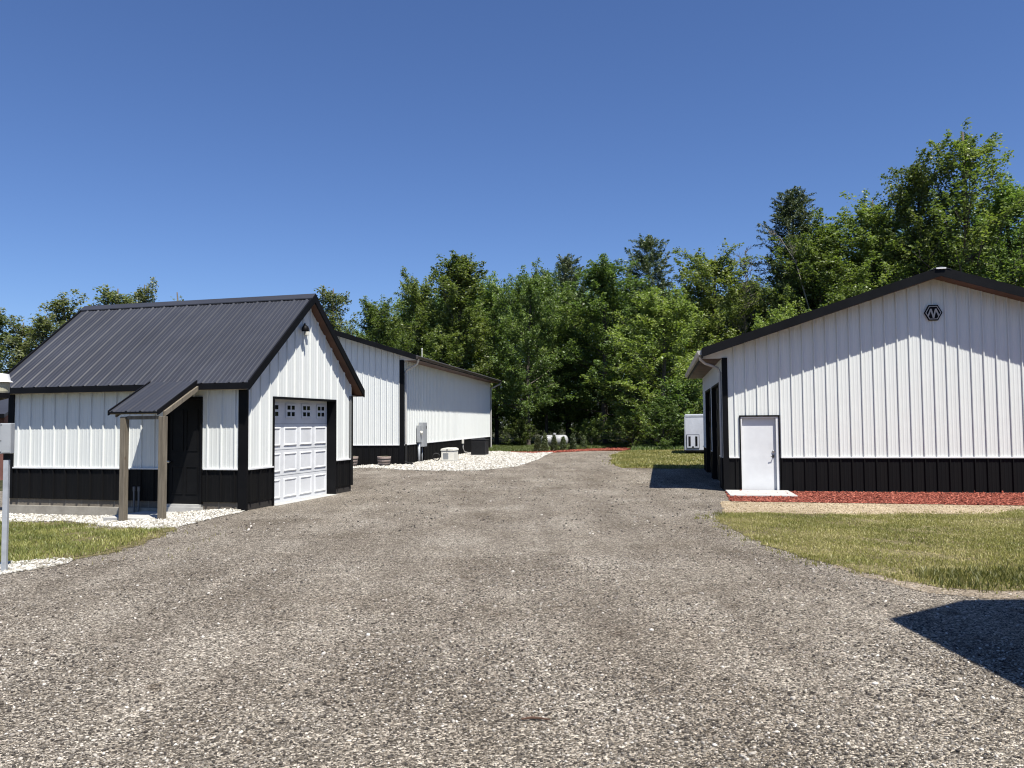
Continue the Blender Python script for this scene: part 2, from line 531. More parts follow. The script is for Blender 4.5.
def blades(name, P, hmin, hmax, wid, mat, zoff=0.0, dry=0.0, patch=1.0):
    n = len(P)
    h = rng.uniform(hmin, hmax, n)
    az = rng.uniform(0, 2 * math.pi, n); lean = rng.uniform(0.1, 0.9, n) * h
    wd = rng.uniform(0.7, 1.3, n) * wid; fa = rng.uniform(0, 2 * math.pi, n)
    base = np.stack([P[:, 0], P[:, 1], terr_np(P[:, 0]) + zoff], 1)
    side = np.stack([np.cos(fa), np.sin(fa), np.zeros(n)], 1) * wd[:, None] / 2
    off = np.stack([np.cos(az) * lean, np.sin(az) * lean, h], 1)
    midp = base + off * np.array([0.38, 0.38, 0.6])
    V = np.stack([base - side, base + side, midp + side * 0.8, midp - side * 0.8, base + off], 1).reshape(-1, 3)
    i0 = np.arange(n)[:, None] * 5
    F = np.concatenate([i0 + np.array([[0, 1, 2]]), i0 + np.array([[0, 2, 3]]), i0 + np.array([[3, 2, 4]])], 0)
    x, y = P[:, 0] * patch, P[:, 1] * patch
    lf = 0.5 + 0.16 * np.sin(1.3 * x + 0.7 * y) + 0.15 * np.sin(2.9 * x - 2.1 * y + 1) + 0.14 * np.sin(0.6 * x + 3.7 * y + 2) + 0.12 * np.sin(6.1 * x + 5.3 * y)
    t = np.clip(lf * 0.7 + rng.normal(0.12 + dry, 0.17, n), 0, 1)
    o = bpy.data.objects.new(name, np_mesh(name, V, F, mat, np.repeat(t, 5))); C.objects.link(o)
    return tag(o, kind='stuff')
# ------------------------------------------------------------------ ribbed sheet
def ribbed(mb, O, U, V, N, length, v0, top, openings=(), spacing=0.335, phase=0.1, h=0.030, minor=0.004, extra=(), mi=0, wb=0.024, wt=0.012):
    """one sheet of ribbed metal: u along U, ribs along V, relief along N; top(u) is its upper edge"""
    O, U, V, N = map(Vector, (O, U, V, N))
    prof = {0.0: 0.0, length: 0.0}
    c = phase
    while c < length:
        for du, d in ((-wb, 0), (-wt, h), (wt, h), (wb, 0)):
            if 0 < c + du < length: prof[round(c + du, 5)] = d
        if minor:
            for fr in (1 / 3, 2 / 3):
                m = c + spacing * fr
                for du, d in ((-0.022, 0), (-0.008, minor), (0.008, minor), (0.022, 0)):
                    if 0 < m + du < length: prof[round(m + du, 5)] = d
        c += spacing
    us = sorted(prof)
    def dof(u):
        for a, b in zip(us, us[1:]):
            if a <= u <= b: return prof[a] + (prof[b] - prof[a]) * (u - a) / (b - a)
        return 0.0
    br = set(us) | {e for o in openings for e in o[:2] if 0 < e < length} | set(extra)
    br = sorted(br)
    def P(u, v, d): return O + U * u + V * v + N * d
    for a, b in zip(br, br[1:]):
        if b - a < 1e-5: continue
        da, db = dof(a), dof(b)
        mid = (a + b) / 2
        cuts = sorted([(o[2], o[3]) for o in openings if o[0] < mid < o[1]])
        lo = v0
        spans = []
        for c0, c1 in cuts:
            if c0 > lo + 1e-4: spans.append((lo, c0, False))
            lo = max(lo, c1)
        spans.append((lo, None, True))
        for s0, s1, is_top in spans:
            ta, tb = (top(a), top(b)) if is_top else (s1, s1)
            if ta <= s0 + 1e-4 and tb <= s0 + 1e-4: continue
            mb.face([P(a, s0, da), P(b, s0, db), P(b, max(tb, s0), db), P(a, max(ta, s0), da)], mi)

def each(name, boxes, mat, root, bevel=0):
    """every box a part of its own"""
    for bx in boxes:
        m = MB(); m.box(*bx); m.build(name, mat, root, bevel=bevel)

def wainscot(root, O, U, N, length, zlo, zhi, openings, spacing, phase):
    segs, lo = [], 0.0
    for o in sorted(openings):
        segs.append((lo, o[0])); lo = o[1]
    segs.append((lo, length))
    for a, b in segs:
        if b - a < 0.02: continue
        ph = phase - a
        while ph < 0: ph += spacing
        m = MB(); ribbed(m, Vector(O) + Vector(U) * a, U, (0, 0, 1), N, b - a, zlo, lambda u: zhi, (), spacing, ph)
        m.build('wainscot', M['black_wall'], root)

def strip(mb, a, b, up, out, w, t, mi=0):
    """a board from a to b: w along up, t along out"""
    a, b, up, out = Vector(a), Vector(b), Vector(up), Vector(out)
    q = [a, a + up * w, a + up * w + out * t, a + out * t]
    r = [b, b + up * w, b + up * w + out * t, b + out * t]
    n = len(mb.v)
    mb.v += [tuple(p) for p in q + r]
    for f in ((0, 1, 2, 3), (7, 6, 5, 4), (0, 4, 5, 1), (1, 5, 6, 2), (2, 6, 7, 3), (3, 7, 4, 0)):
        mb.f.append(tuple(n + i for i in f)); mb.mi.append(mi)

# ------------------------------------------------------------------ camera, world, sun
F_PX, PITCH, ROLL = 800.0, math.atan(39 / 800), 0.008
cam_d = bpy.data.cameras.new('camera'); cam = bpy.data.objects.new('camera', cam_d); C.objects.link(cam)
f = Vector((0, math.cos(PITCH), math.sin(PITCH))); u0 = Vector((0, -math.sin(PITCH), math.cos(PITCH))); r0 = Vector((1, 0, 0))
r = r0 * math.cos(ROLL) - u0 * math.sin(ROLL); u = r0 * math.sin(ROLL) + u0 * math.cos(ROLL)
cam.matrix_world = Matrix(((r.x, u.x, -f.x, 0), (r.y, u.y, -f.y, 0), (r.z, u.z, -f.z, 1.8), (0, 0, 0, 1)))
cam_d.sensor_width = 36; cam_d.lens = 36 * F_PX / 1024
cam_d.clip_start = 0.1; cam_d.clip_end = 2000
scene.camera = cam

SUN = Vector((0.96, -1.50, 3.40)).normalized()          # towards the sun: behind the camera, to the right, 62 degrees up
sd = bpy.data.lights.new('sun', 'SUN'); sun = bpy.data.objects.new('sun', sd); C.objects.link(sun)
sd.energy = 5.0; sd.angle = rad(0.53); sd.color = (1.0, 0.965, 0.90)
sun.rotation_euler = (-SUN).to_track_quat('-Z', 'Y').to_euler(); sun.location = (10, -15, 40)

w = bpy.data.worlds.new('World'); scene.world = w; w.use_nodes = True
nt = w.node_tree; bg = nt.nodes['Background']
sky = nt.nodes.new('ShaderNodeTexSky'); sky.sky_type = 'NISHITA'; sky.sun_disc = False
sky.sun_elevation = math.asin(SUN.z); sky.sun_rotation = math.atan2(SUN.x, SUN.y)
sky.altitude = 200; sky.air_density = 1.0; sky.dust_density = 0.0; sky.ozone_density = 3.0
tint = nt.nodes.new('ShaderNodeMix'); tint.data_type = 'RGBA'; tint.blend_type = 'MULTIPLY'; tint.inputs[0].default_value = 1.0; tint.inputs[7].default_value = (0.84, 1.0, 1.36, 1)
nt.links.new(sky.outputs['Color'], tint.inputs[6]); nt.links.new(tint.outputs[2], bg.inputs['Color']); bg.inputs['Strength'].default_value = 0.055
scene.view_settings.view_transform = 'Standard'; scene.view_settings.look = 'None'
scene.view_settings.exposure = 0.72; scene.view_settings.gamma = 1.0; scene.view_settings.use_curve_mapping = False
scene.cycles.max_bounces = 6; scene.cycles.diffuse_bounces = 1; scene.cycles.glossy_bounces = 2
scene.cycles.transmission_bounces = 3; scene.cycles.transparent_max_bounces = 6
scene.cycles.use_denoising = True
scene.cycles.filter_width = 1.15
scene.cycles.sample_clamp_indirect = 4

# ------------------------------------------------------------------ ground
sheet('ground', [(-400, -120), (400, -120), (400, 600), (-400, 600)], -0.012, M['forest_floor'])
GRAVEL = [(-16, -12), (16, -12), (16, 8.2), (10, 12), (10, 31), (5, 33), (6.2, 44), (7.0, 49.6), (4.6, 51), (2.2, 48.6), (-1, 46), (-7, 36), (-16, 36)]
sheet('gravel_yard', wobble(GRAVEL, 0.6, 0.05), 0.0, M['gravel'])

LAWN = [(4.1, 15.7), (4.95, 15.75), (5.7, 15.5), (6.74, 15.25), (8.14, 15.35), (9.0, 15.2), (9.65, 15.6), (10.4, 15.8), (14, 15.0), (22, 13.4), (22, 6.5), (9.5, 8.55), (7.2, 8.45),
        (5.6, 8.42), (4.92, 8.50), (4.54, 8.66), (4.32, 9.05), (4.08, 9.79), (3.79, 10.68), (3.67, 11.54), (3.66, 12.88), (3.75, 15.0)]
SAND = [(4.2, 16.2), (4.72, 18.15), (10.5, 16.95), (22, 14.3), (22, 13.0), (14, 15.0), (12, 15.5), (9.65, 15.0), (8.14, 14.8), (6.74, 14.8), (5.7, 15.0), (4.95, 15.2), (4.1, 15.3)]
EDGE = [(3.9, 9.9), (4.0, 9.3), (4.3, 8.4), (4.75, 8.12), (5.6, 8.06), (8.5, 8.0), (12, 7.6), (12, 9), (4.9, 9.0), (4.2, 10.5)]
sheet('sand_strip', wobble(SAND, 0.35, 0.06), 0.004, M['sand'])
sheet('sand_edge', wobble(EDGE, 0.25, 0.08), 0.004, M['dirt'])
LAWN_W = wobble(LAWN, 0.22, 0.07)
sheet('lawn', LAWN_W, 0.008, M['soil'])

MULCH = [(4.86, 18.02), (5.46, 20.68), (22, 17.62), (22, 13.96), (10.55, 16.66)]
sheet('mulch_strip', wobble(MULCH, 0.3, 0.03), 0.012, M['mulch'])

FAR_MULCH = [(-1.2, 50.1), (1.39, 49.6), (4.17, 53.2), (7.9, 57.4), (8.6, 56.4), (7.1, 50.6), (6.33, 51.0), (4.88, 50.5), (2.4, 47.9), (1.0, 47.8)]
sheet('mulch_bed', wobble(FAR_MULCH, 0.6, 0.08), 0.012, M['mulch'])
FAR_LAWN = [(5.55, 44.1), (4.39, 35.47), (4.25, 31.4), (5.63, 30.75), (7.25, 30.6), (14, 29.5), (20, 34), (18, 50), (11.3, 50.5), (8.66, 50), (7.2, 49.8), (6.5, 47.5)]
FAR_LAWN_W = wobble(FAR_LAWN, 0.5, 0.12)
sheet('far_lawn', FAR_LAWN_W, 0.008, M['soil'])
BACK_GRASS = [(-3.0, 56.5), (-1.9, 50.6), (0.2, 50.4), (1.4, 50.4), (4.0, 54.0), (7.9, 58.2), (9, 63), (-4, 63)]
sheet('back_verge', BACK_GRASS, 0.006, M['soil'])

STONE_MID = [(-12, 35.2), (-12, 33.0), (-6.25, 32.9), (-5.4, 32.6), (-4.36, 31.3), (-2.73, 30.4), (-1.23, 30.5), (0.09, 32.7), (1.06, 37.89), (2.01, 45.5), (2.44, 48.48), (1.2, 47.2), (0.45, 48.1), (-0.6, 50.2), (-0.9, 56.6), (-1.4, 57), (-4.7, 35.3)]
sheet('white_stone_bed', wobble(STONE_MID, 0.5, 0.06), 0.008, M['white_gravel'])
STONE_SHED = [(-12.2, 18.95), (-11.6, 18.7), (-6.0, 17.25), (-5.58, 16.75), (-5.75, 15.9), (-5.95, 14.3), (-6.3, 14.0), (-6.9, 14.6), (-7.6, 15.1), (-8.4, 16.0), (-9.4, 17.0), (-10.4, 16.9), (-13, 17.5), (-13, 19)]
sheet('stone_border', wobble(STONE_SHED, 0.35, 0.06), 0.008, M['white_gravel'])
STONE_POST = [(-8.2, 11.0), (-6.6, 10.95), (-5.95, 10.95), (-5.85, 10.6), (-6.05, 10.15), (-6.3, 9.75), (-7.0, 9.4), (-8.2, 9.3)]
sheet('stone_patch', wobble(STONE_POST, 0.2, 0.06), 0.008, M['white_gravel'])
GRASS_SHED = [(-13, 17.4), (-10.32, 16.8), (-9.46, 16.82), (-8.3, 15.5), (-7.47, 14.6), (-6.7, 14.1), (-6.1, 13.94), (-5.95, 13.2), (-5.81, 12.22), (-5.88, 11.48), (-6.13, 10.95), (-6.6, 10.93), (-8.5, 10.95), (-13, 11)]
SHED_EDGE = [(-7.2, 15.1), (-6.3, 14.45), (-5.85, 14.05), (-5.75, 13.2), (-5.62, 12.2), (-5.70, 11.4), (-5.95, 10.9), (-6.6, 10.75), (-7.0, 12.5)]
sheet('dirt_edge', wobble(SHED_EDGE, 0.2, 0.09), 0.006, M['soil'])
GRASS_SHED_W = wobble(GRASS_SHED, 0.25, 0.07)
sheet('side_lawn', GRASS_SHED_W, 0.012, M['soil'])

# loose stones and grass: nobody could count them
def fr(P, m=0.06):          # what the camera's field of view and a step to the side can see
    return np.abs(P[:, 0]) < (0.66 + m) * P[:, 1] + 0.6
near = scatter_pts([(-7, 3.2), (7, 3.2), (7, 6.6), (-7, 6.6)], 1500, fr)
near2 = scatter_pts([(-9, 6.6), (9, 6.6), (9, 11), (-9, 11)], 480, fr)
far_ = scatter_pts([(-9, 11), (9, 11), (9, 24), (-9, 24)], 60, fr)
P = np.concatenate([near, near2, far_])
bad = (in_poly(P, SHED_EDGE) & (rng.random(len(P)) < 0.55)) | in_poly(P, LAWN) | in_poly(P, GRASS_SHED) | in_poly(P, STONE_SHED) | in_poly(P, SAND)
hole = np.sin(P[:, 0] * 1.7 + 1.3 * np.sin(P[:, 1] * 0.9)) * np.sin(P[:, 1] * 1.1 + 0.7) < rng.normal(0.25, 0.45, len(P))
P = P[~bad & hole & ~((P[:, 0] < -4.2) & (P[:, 1] > 16.4))]
stones('loose_gravel', P, 0.004, 0.017, 0.0, M['stone'], 0.6, 3.0, 1.35)
big = scatter_pts([(-7, 3.4), (7, 3.4), (7, 10), (-7, 10)], 4, fr)
big = big[~(in_poly(big, LAWN) | in_poly(big, GRASS_SHED))]
stones('coarse_gravel', big, 0.014, 0.028, 0.0, M['stone'], 0.6, 1.5, 0.8)

chunks = scatter_pts([(-13, 13), (11, 13), (11, 46), (-13, 46)], 13, fr)
for poly in (LAWN, SAND, FAR_LAWN, STONE_MID, STONE_SHED, GRASS_SHED, FAR_MULCH, MULCH): chunks = chunks[~in_poly(chunks, poly)]
chunks = chunks[in_poly(chunks, GRAVEL) & ~((chunks[:, 0] < -4.0) & (chunks[:, 1] > 16.4) & (chunks[:, 1] < 31)) & ~((chunks[:, 0] > 4.9) & (chunks[:, 1] > 18) & (chunks[:, 1] < 31))]
stones('gravel_chunks', chunks, 0.010, 0.030, 0.0, M['stone'], 0.7, 1.6, 1.7)
def fringe(poly, n, reach, per):
    P = np.array(poly); i = rng.integers(0, len(P), n)
    c = P[i] + rng.normal(0, reach, (n, 2))
    c = c[~in_poly(c, poly)]
    k = rng.integers(4, per, len(c))
    return np.repeat(c, k, axis=0) + rng.normal(0, 0.045, (k.sum(), 2))
weeds = np.concatenate([fringe(LAWN_W, 420, 0.16, 26), fringe(GRASS_SHED_W, 420, 0.16, 26), scatter_pts([(-6.2, 10.5), (-4.6, 10.5), (-4.6, 14.5), (-6.0, 14.5)], 14)])
blades('edge_weeds', weeds[fr(weeds, 0.1)], 0.015, 0.07, 0.009, M['grass'], 0.0, -0.05)
stones('white_rocks', np.concatenate([scatter_pts(STONE_SHED, 900), scatter_pts(STONE_POST, 1000)]), 0.010, 0.036, 0.008, M['white_stone'], 0.65, 1.6)
stones('white_bed_rocks', scatter_pts(STONE_MID, 170, lambda P: P[:, 0] > -8), 0.022, 0.060, 0.008, M['white_stone'], 0.65, 1.5)
stones('mulch_chips', scatter_pts(MULCH, 420, fr), 0.012, 0.035, 0.012, M['mulch_chip'], 0.35, 1.5, 1.0, 1.6)
stones('far_mulch_chips', scatter_pts(FAR_MULCH, 60), 0.03, 0.07, 0.012, M['mulch_chip'], 0.4, 1.5)
stones('sand_grit', scatter_pts(SAND, 250, lambda P: fr(P) & ~in_poly(P, LAWN) & ~in_poly(P, MULCH)), 0.006, 0.022, 0.004, stone_mat('sand_pebble', [(0, (0.22, 0.17, 0.10)), (0.6, (0.40, 0.32, 0.21)), (1, (0.58, 0.50, 0.38))]), 0.6, 2)

def jig(P):                  # ragged lawn edges, thin and bare places
    s = np.where(rng.random(len(P)) < 0.22, 0.20, 0.035)[:, None]
    thin = np.sin(2.3 * P[:, 0] + 1.9 * np.sin(1.1 * P[:, 1])) * np.sin(2.7 * P[:, 1] + 0.8) + 0.5 * np.sin(7.1 * P[:, 0] + 5.3 * P[:, 1])
    return (P + rng.normal(0, 1, P.shape) * s)[thin < rng.normal(0.55, 0.55, len(P))]
blades('lawn_grass', jig(scatter_pts(LAWN_W, 3000, lambda P: fr(P, 0.1))), 0.012, 0.038, 0.009, M['grass'], 0.008, 0.14)
edge = scatter_pts([(3.6, 8.2), (12, 8.0), (12, 9.6), (4.4, 10.6), (3.6, 15.4)], 1500, lambda P: fr(P, 0.1) & in_poly(P, LAWN))
blades('long_edge_grass', jig(edge[(edge[:, 1] < 9.5) & (edge[:, 0] > 4.6)]), 0.05, 0.11, 0.010, M['grass'], 0.008, -0.25)
blades('side_lawn_grass', jig(scatter_pts(GRASS_SHED_W, 1700, lambda P: fr(P, 0.1))), 0.015, 0.06, 0.010, M['grass'], 0.012, -0.13)
blades('far_lawn_grass', jig(scatter_pts(FAR_LAWN_W, 420, lambda P: P[:, 0] < 13)), 0.04, 0.10, 0.028, M['grass'], 0.008, -0.03)
blades('verge_weeds', scatter_pts(BACK_GRASS, 300), 0.05, 0.20, 0.04, M['leaf'], 0.006, -0.1)
blades('forest_edge_weeds', scatter_pts([(7.4, 50.2), (19, 50.6), (19, 57), (9, 57)], 260), 0.08, 0.32, 0.045, M['leaf'], 0.0, -0.1)

# ------------------------------------------------------------------ small garage shed (left)
W0 = 0.86                                   # top of the black wainscot everywhere
SA = rad(-14.9)
shed = thing('garage_shed', 'small white garage with steep charcoal metal roof and lean-to porch', 'garage', (-5.62, 16.957, 0), SA)
SL, SW, OVX, OVY = 6.23, 4.92, 0.23, 0.27    # length along x (negative), width along y
RZ0, RM = 2.70, 0.815                         # roof top surface at the eave edge, slope
RIDGE = SW / 2
def roof_top_shed(y): return RZ0 + RM * (min(y, SW - y) + OVY)
TH = 0.13                                     # roof build-up, vertical
# front wall (y = 0, faces -y)
DOOR_F = (SL - 1.99, SL - 1.08, -0.3, 2.42)   # in wall u = x + SL
GAR = (1.03, 3.94, -0.3, 2.402)
m = MB()
ribbed(m, (-SL, 0, 0), (1, 0, 0), (0, 0, 1), (0, -1, 0), SL, W0, lambda u: 2.60, [DOOR_F], phase=0.256)
m.build('wall', M['white_wall'], shed)
m = MB()
ribbed(m, (0, 0, 0), (0, 1, 0), (0, 0, 1), (1, 0, 0), SW, W0, lambda u: roof_top_shed(u) - TH, [GAR], phase=0.137, spacing=0.36, extra=(RIDGE,))
m.build('wall', M['white_wall'], shed)
m = MB()
ribbed(m, (0, SW, 0), (-1, 0, 0), (0, 0, 1), (0, 1, 0), SL, W0, lambda u: 2.60)
m.build('wall', M['white_wall'], shed)
m = MB()
ribbed(m, (-SL, SW, 0), (0, -1, 0), (0, 0, 1), (-1, 0, 0), SW, W0, lambda u: roof_top_shed(u) - TH, extra=(RIDGE,))
m.build('wall', M['white_wall'], shed)
wainscot(shed, (-SL, -0.004, 0), (1, 0, 0), (0, -1, 0), SL, 0.165, W0, [DOOR_F], 0.335, 0.256)
wainscot(shed, (0.004, 0, 0), (0, 1, 0), (1, 0, 0), SW, 0.165, W0, [GAR], 0.36, 0.137)
wainscot(shed, (0, SW + 0.004, 0), (-1, 0, 0), (0, 1, 0), SL, 0.165, W0, [], 0.335, 0.1)
wainscot(shed, (-SL - 0.004, SW, 0), (0, -1, 0), (-1, 0, 0), SW, 0.165, W0, [], 0.335, 0.1)
# white ledge flashing over the wainscot
each('ledge_trim', [(a, b, -0.045, -0.001, W0 - 0.008, W0 + 0.022) for a, b in ((-SL + 0.14, -1.99 - 0.05), (-1.08 + 0.05, -0.19))]
     + [(0.001, 0.045, a, b, W0 - 0.008, W0 + 0.022) for a, b in ((0.03, 1.0), (3.98, SW - 0.14))], M['white'], shed)
each('foundation', [(-SL + 0.01, -0.19, 0.03, 0.2, -0.45, 0.165), (-SL + 0.01, -0.2, SW - 0.2, SW - 0.02, -0.45, 0.165), (-SL + 0.01, -SL + 0.2, 0.201, SW - 0.201, -0.45, 0.165)], M['block'], shed)
each('foundation', [(-0.189, -0.012, a, b, -0.45, 0.165) for a, b in ((0.02, GAR[0]), (GAR[1], SW - 0.02))], M['block_dark'], shed)
each('footing', [(-SL - 0.05, -2.02, -0.06, 0.029, -0.45, 0.012), (-1.05, -0.19, -0.06, 0.029, -0.45, -0.02)], M['concrete'], shed)
# black corner posts
each('corner_trim', [(-0.185, 0.026, -0.032, 0.02, -0.1, 2.56), (-SL - 0.026, -SL + 0.13, -0.032, 0.02, 0.165, 2.60), (-0.02, 0.028, SW - 0.14, SW + 0.03, 0.165, 2.56)], M['black'], shed)

def gable_roof_x(root, x0, x1, width, ovy, z0, slope, th, spacing, phase, mat):
    """roof with its ridge along x; two ribbed sheets on a solid deck, soffits, fascias, ridge cap"""
    half = width / 2 + ovy
    sl = math.hypot(1, slope)
    for side in (0, 1):
        O = Vector((x0, -ovy, z0)) if side == 0 else Vector((x1, width + ovy, z0))
        U = Vector((1, 0, 0)) if side == 0 else Vector((-1, 0, 0))
        V = Vector((0, 1, slope)) / sl if side == 0 else Vector((0, -1, slope)) / sl
        N = Vector((0, -slope, 1)) / sl if side == 0 else Vector((0, slope, 1)) / sl
        mb = MB()
        ribbed(mb, O, U, V, N, x1 - x0, -0.02, lambda u: half * sl, (), spacing, phase, 0.022, 0.006, (), 0, 0.036, 0.014)
        mb.build('roof', mat, root)
XR0, XR1 = -SL - 0.26, OVX
gable_roof_x(shed, XR0, XR1, SW, OVY, RZ0, RM, TH, 0.335, 0.22, M['roof'])
ridge_z = RZ0 + RM * (RIDGE + OVY)
# deck underside = rake soffit (brown), eave soffits (tan), fascias
for s in (0, 1):
    yy = (lambda y: y) if s == 0 else (lambda y: SW - y)
    m = MB()
    m.prism([(yy(-OVY + 0.02), RZ0 - 0.006 + RM * 0.02), (yy(RIDGE), ridge_z - 0.006), (yy(RIDGE), ridge_z - TH), (yy(-OVY + 0.02), RZ0 - TH + RM * 0.02)], 'x', XR0 + 0.02, XR1 - 0.02)
    m.build('rake_soffit', M['soffit'], shed)
m = MB(); m.box(XR0 + 0.25, 0.02, -OVY + 0.02, -0.002, 2.555, 2.58); m.build('eave_soffit', M['soffit_tan'], shed)
m = MB(); m.box(XR0 + 0.25, 0.02, SW + 0.002, SW + OVY - 0.02, 2.555, 2.58); m.build('eave_soffit', M['soffit_tan'], shed)
each('eave_fascia', [(XR0, XR1, -OVY - 0.02, -OVY + 0.02, RZ0 - 0.145, RZ0 - 0.008), (XR0, XR1, SW + OVY - 0.02, SW + OVY + 0.02, RZ0 - 0.145, RZ0 - 0.008)], M['black'], shed)
for x in (XR1 - 0.02, XR0 - 0.015):
    m = MB()
    for s in (0, 1):
        y0, y1 = (-OVY - 0.021, RIDGE) if s == 0 else (SW + OVY + 0.021, RIDGE)
        zt = RZ0 + 0.03
        m.prism([(y0, zt), (y1, ridge_z + 0.045), (y1, ridge_z - 0.165), (y0, RZ0 - 0.165)], 'x', x, x + 0.04)
    m.build('rake_fascia', M['black'], shed)
m = MB()
for s in (-1, 1):
    d = Vector((0, s, -RM)).normalized()
    a = Vector((XR0 - 0.02, RIDGE, ridge_z + 0.052)); b = Vector((XR1 + 0.025, RIDGE, ridge_z + 0.052))
    n_ = Vector((0, -s * RM, -1)).normalized() * 0.0
    m.face([a, b, b + d * 0.2, a + d * 0.2]); m.face([a + Vector((0, 0, -0.012)), b + Vector((0, 0, -0.012)), b + d * 0.2 + Vector((0, 0, -0.022)), a + d * 0.2 + Vector((0, 0, -0.022))])
    m.face([a + d * 0.2, b + d * 0.2, b + d * 0.2 + Vector((0, 0, -0.022)), a + d * 0.2 + Vector((0, 0, -0.022))])
m.build('ridge_cap', M['roof'], shed)
# closure foam under the ridge cap (dark broken line)
for s in (-1, 1):
    m = MB()
    d = Vector((0, s, -RM)).normalized(); up = Vector((0, s * RM, 1)).normalized()
    x = XR0 + 0.28
    while x < XR1 - 0.3:
        a = Vector((x, RIDGE, ridge_z)) + d * 0.17 + up * 0.002
        strip(m, a, a + Vector((0.26, 0, 0)), up, d, 0.022, 0.015)
        x += 0.335
    m.build('ridge_closure', M['rubber'], shed)

# overhead garage door, set back in a black jamb
DX = -0.22
gd = MB()
gd.box(DX - 0.05, DX, GAR[0] - 0.05, GAR[1] + 0.05, 0.005, 2.46)
secs = [0.02, 0.625, 1.225, 1.825, 2.44]
gw = (GAR[1] - GAR[0]) / 4
def raised(mb, x, y0, y1, z0, z1, dep, inset):
    """a pressed panel: groove then raised field"""
    a = [(y0, z0), (y1, z0), (y1, z1), (y0, z1)]
    b = [(y0 + inset, z0 + inset), (y1 - inset, z0 + inset), (y1 - inset, z1 - inset), (y0 + inset, z1 - inset)]
    c = [(y0 + 2 * inset, z0 + 2 * inset), (y1 - 2 * inset, z0 + 2 * inset), (y1 - 2 * inset, z1 - 2 * inset), (y0 + 2 * inset, z1 - 2 * inset)]
    for i in range(4):
        j = (i + 1) % 4
        mb.face([(x + 0.002, *a[i]), (x + 0.002, *a[j]), (x + dep, *b[j]), (x + dep, *b[i])])
        mb.face([(x + dep, *b[i]), (x + dep, *b[j]), (x + dep * 0.25, *c[j]), (x + dep * 0.25, *c[i])])
    mb.face([(x + dep * 0.25, *q) for q in c])
for s in range(3):
    for k in range(4):
        raised(gd, DX, GAR[0] + k * gw + 0.07, GAR[0] + (k + 1) * gw - 0.07, secs[s] + 0.075, secs[s + 1] - 0.075, 0.022, 0.03)
door = gd.build('garage_door', M['door_white'], shed)
gl = MB()
for z in secs[1:4]: gl.box(DX + 0.001, DX + 0.004, GAR[0] - 0.05, GAR[1] + 0.05, z - 0.004, z + 0.004)
gl.build('section_joint', M['grey_box'], door)
for k in range(4):
    y0 = GAR[0] + k * gw + 0.2; y1 = GAR[0] + (k + 1) * gw - 0.2; z0, z1 = 2.005, 2.255
    wn = MB()
    wn.box(DX + 0.001, DX + 0.022, y0 - 0.05, y1 + 0.05, z0 - 0.05, z1 + 0.05)
    ym, zm = (y0 + y1) / 2, (z0 + z1) / 2
    for a, b in ((y0, ym - 0.028), (ym + 0.028, y1)):
        for c_, d_ in ((z0, zm - 0.028), (zm + 0.028, z1)):
            wn.box(DX + 0.020, DX + 0.0245, a, b, c_, d_, 1)
    wn.build('window', [M['door_white'], M['glass']], door)
each('door_jamb', [(-0.3, 0.034, GAR[0] - 0.035, GAR[0] + 0.006, -0.1, 2.44), (-0.3, 0.034, GAR[1] - 0.006, GAR[1] + 0.035, -0.1, 2.44), (-0.3, 0.034, GAR[0] + 0.006, GAR[1] - 0.006, 2.396, 2.44)], M['black'], shed)
m = MB(); m.box(-0.3, 0.10, GAR[0] + 0.006, GAR[1] - 0.006, -0.3, 0.004); m.build('door_sill', M['concrete_pale'], shed)
# man door under the porch
m = MB(); m.box(-1.95, -1.12, 0.02, 0.06, 0.11, 2.36)
for (a, b, c_, d_) in ((-1.86, -1.57, 1.25, 2.15), (-1.50, -1.21, 1.25, 2.15), (-1.86, -1.57, 0.32, 0.92), (-1.50, -1.21, 0.32, 0.92)):
    for (p, q, r_, s_) in ((a, b, c_, c_ + 0.018), (a, b, d_ - 0.018, d_), (a, a + 0.018, c_ + 0.018, d_ - 0.018), (b - 0.018, b, c_ + 0.018, d_ - 0.018)):
        m.box(p, q, 0.008, 0.02, r_, s_)
dr = m.build('door', M['black_door'], shed)
m = MB(); m.lathe([(0.012, 0), (0.012, 0.05), (0.03, 0.055), (0.032, 0.08), (0.018, 0.095)], (-1.89, 0.02, 1.02), 14, 'y'); 
for v_i in range(len(m.v)): m.v[v_i] = (m.v[v_i][0], 0.04 - m.v[v_i][1], m.v[v_i][2])
m.build('handle', M['brass'], dr, smooth=True)
each('door_jamb', [(-1.99, -1.95, -0.035, 0.1, 0.06, 2.42), (-1.12, -1.08, -0.035, 0.1, 0.06, 2.42), (-1.95, -1.12, -0.035, 0.1, 2.36, 2.42)], M['black'], shed)
m = MB(); m.box(-2.0, -1.07, -0.10, 0.1, -0.3, 0.055); m.box(-1.99, -1.08, -0.06, 0.06, 0.055, 0.11); m.build('door_sill', M['concrete_pale'], shed)
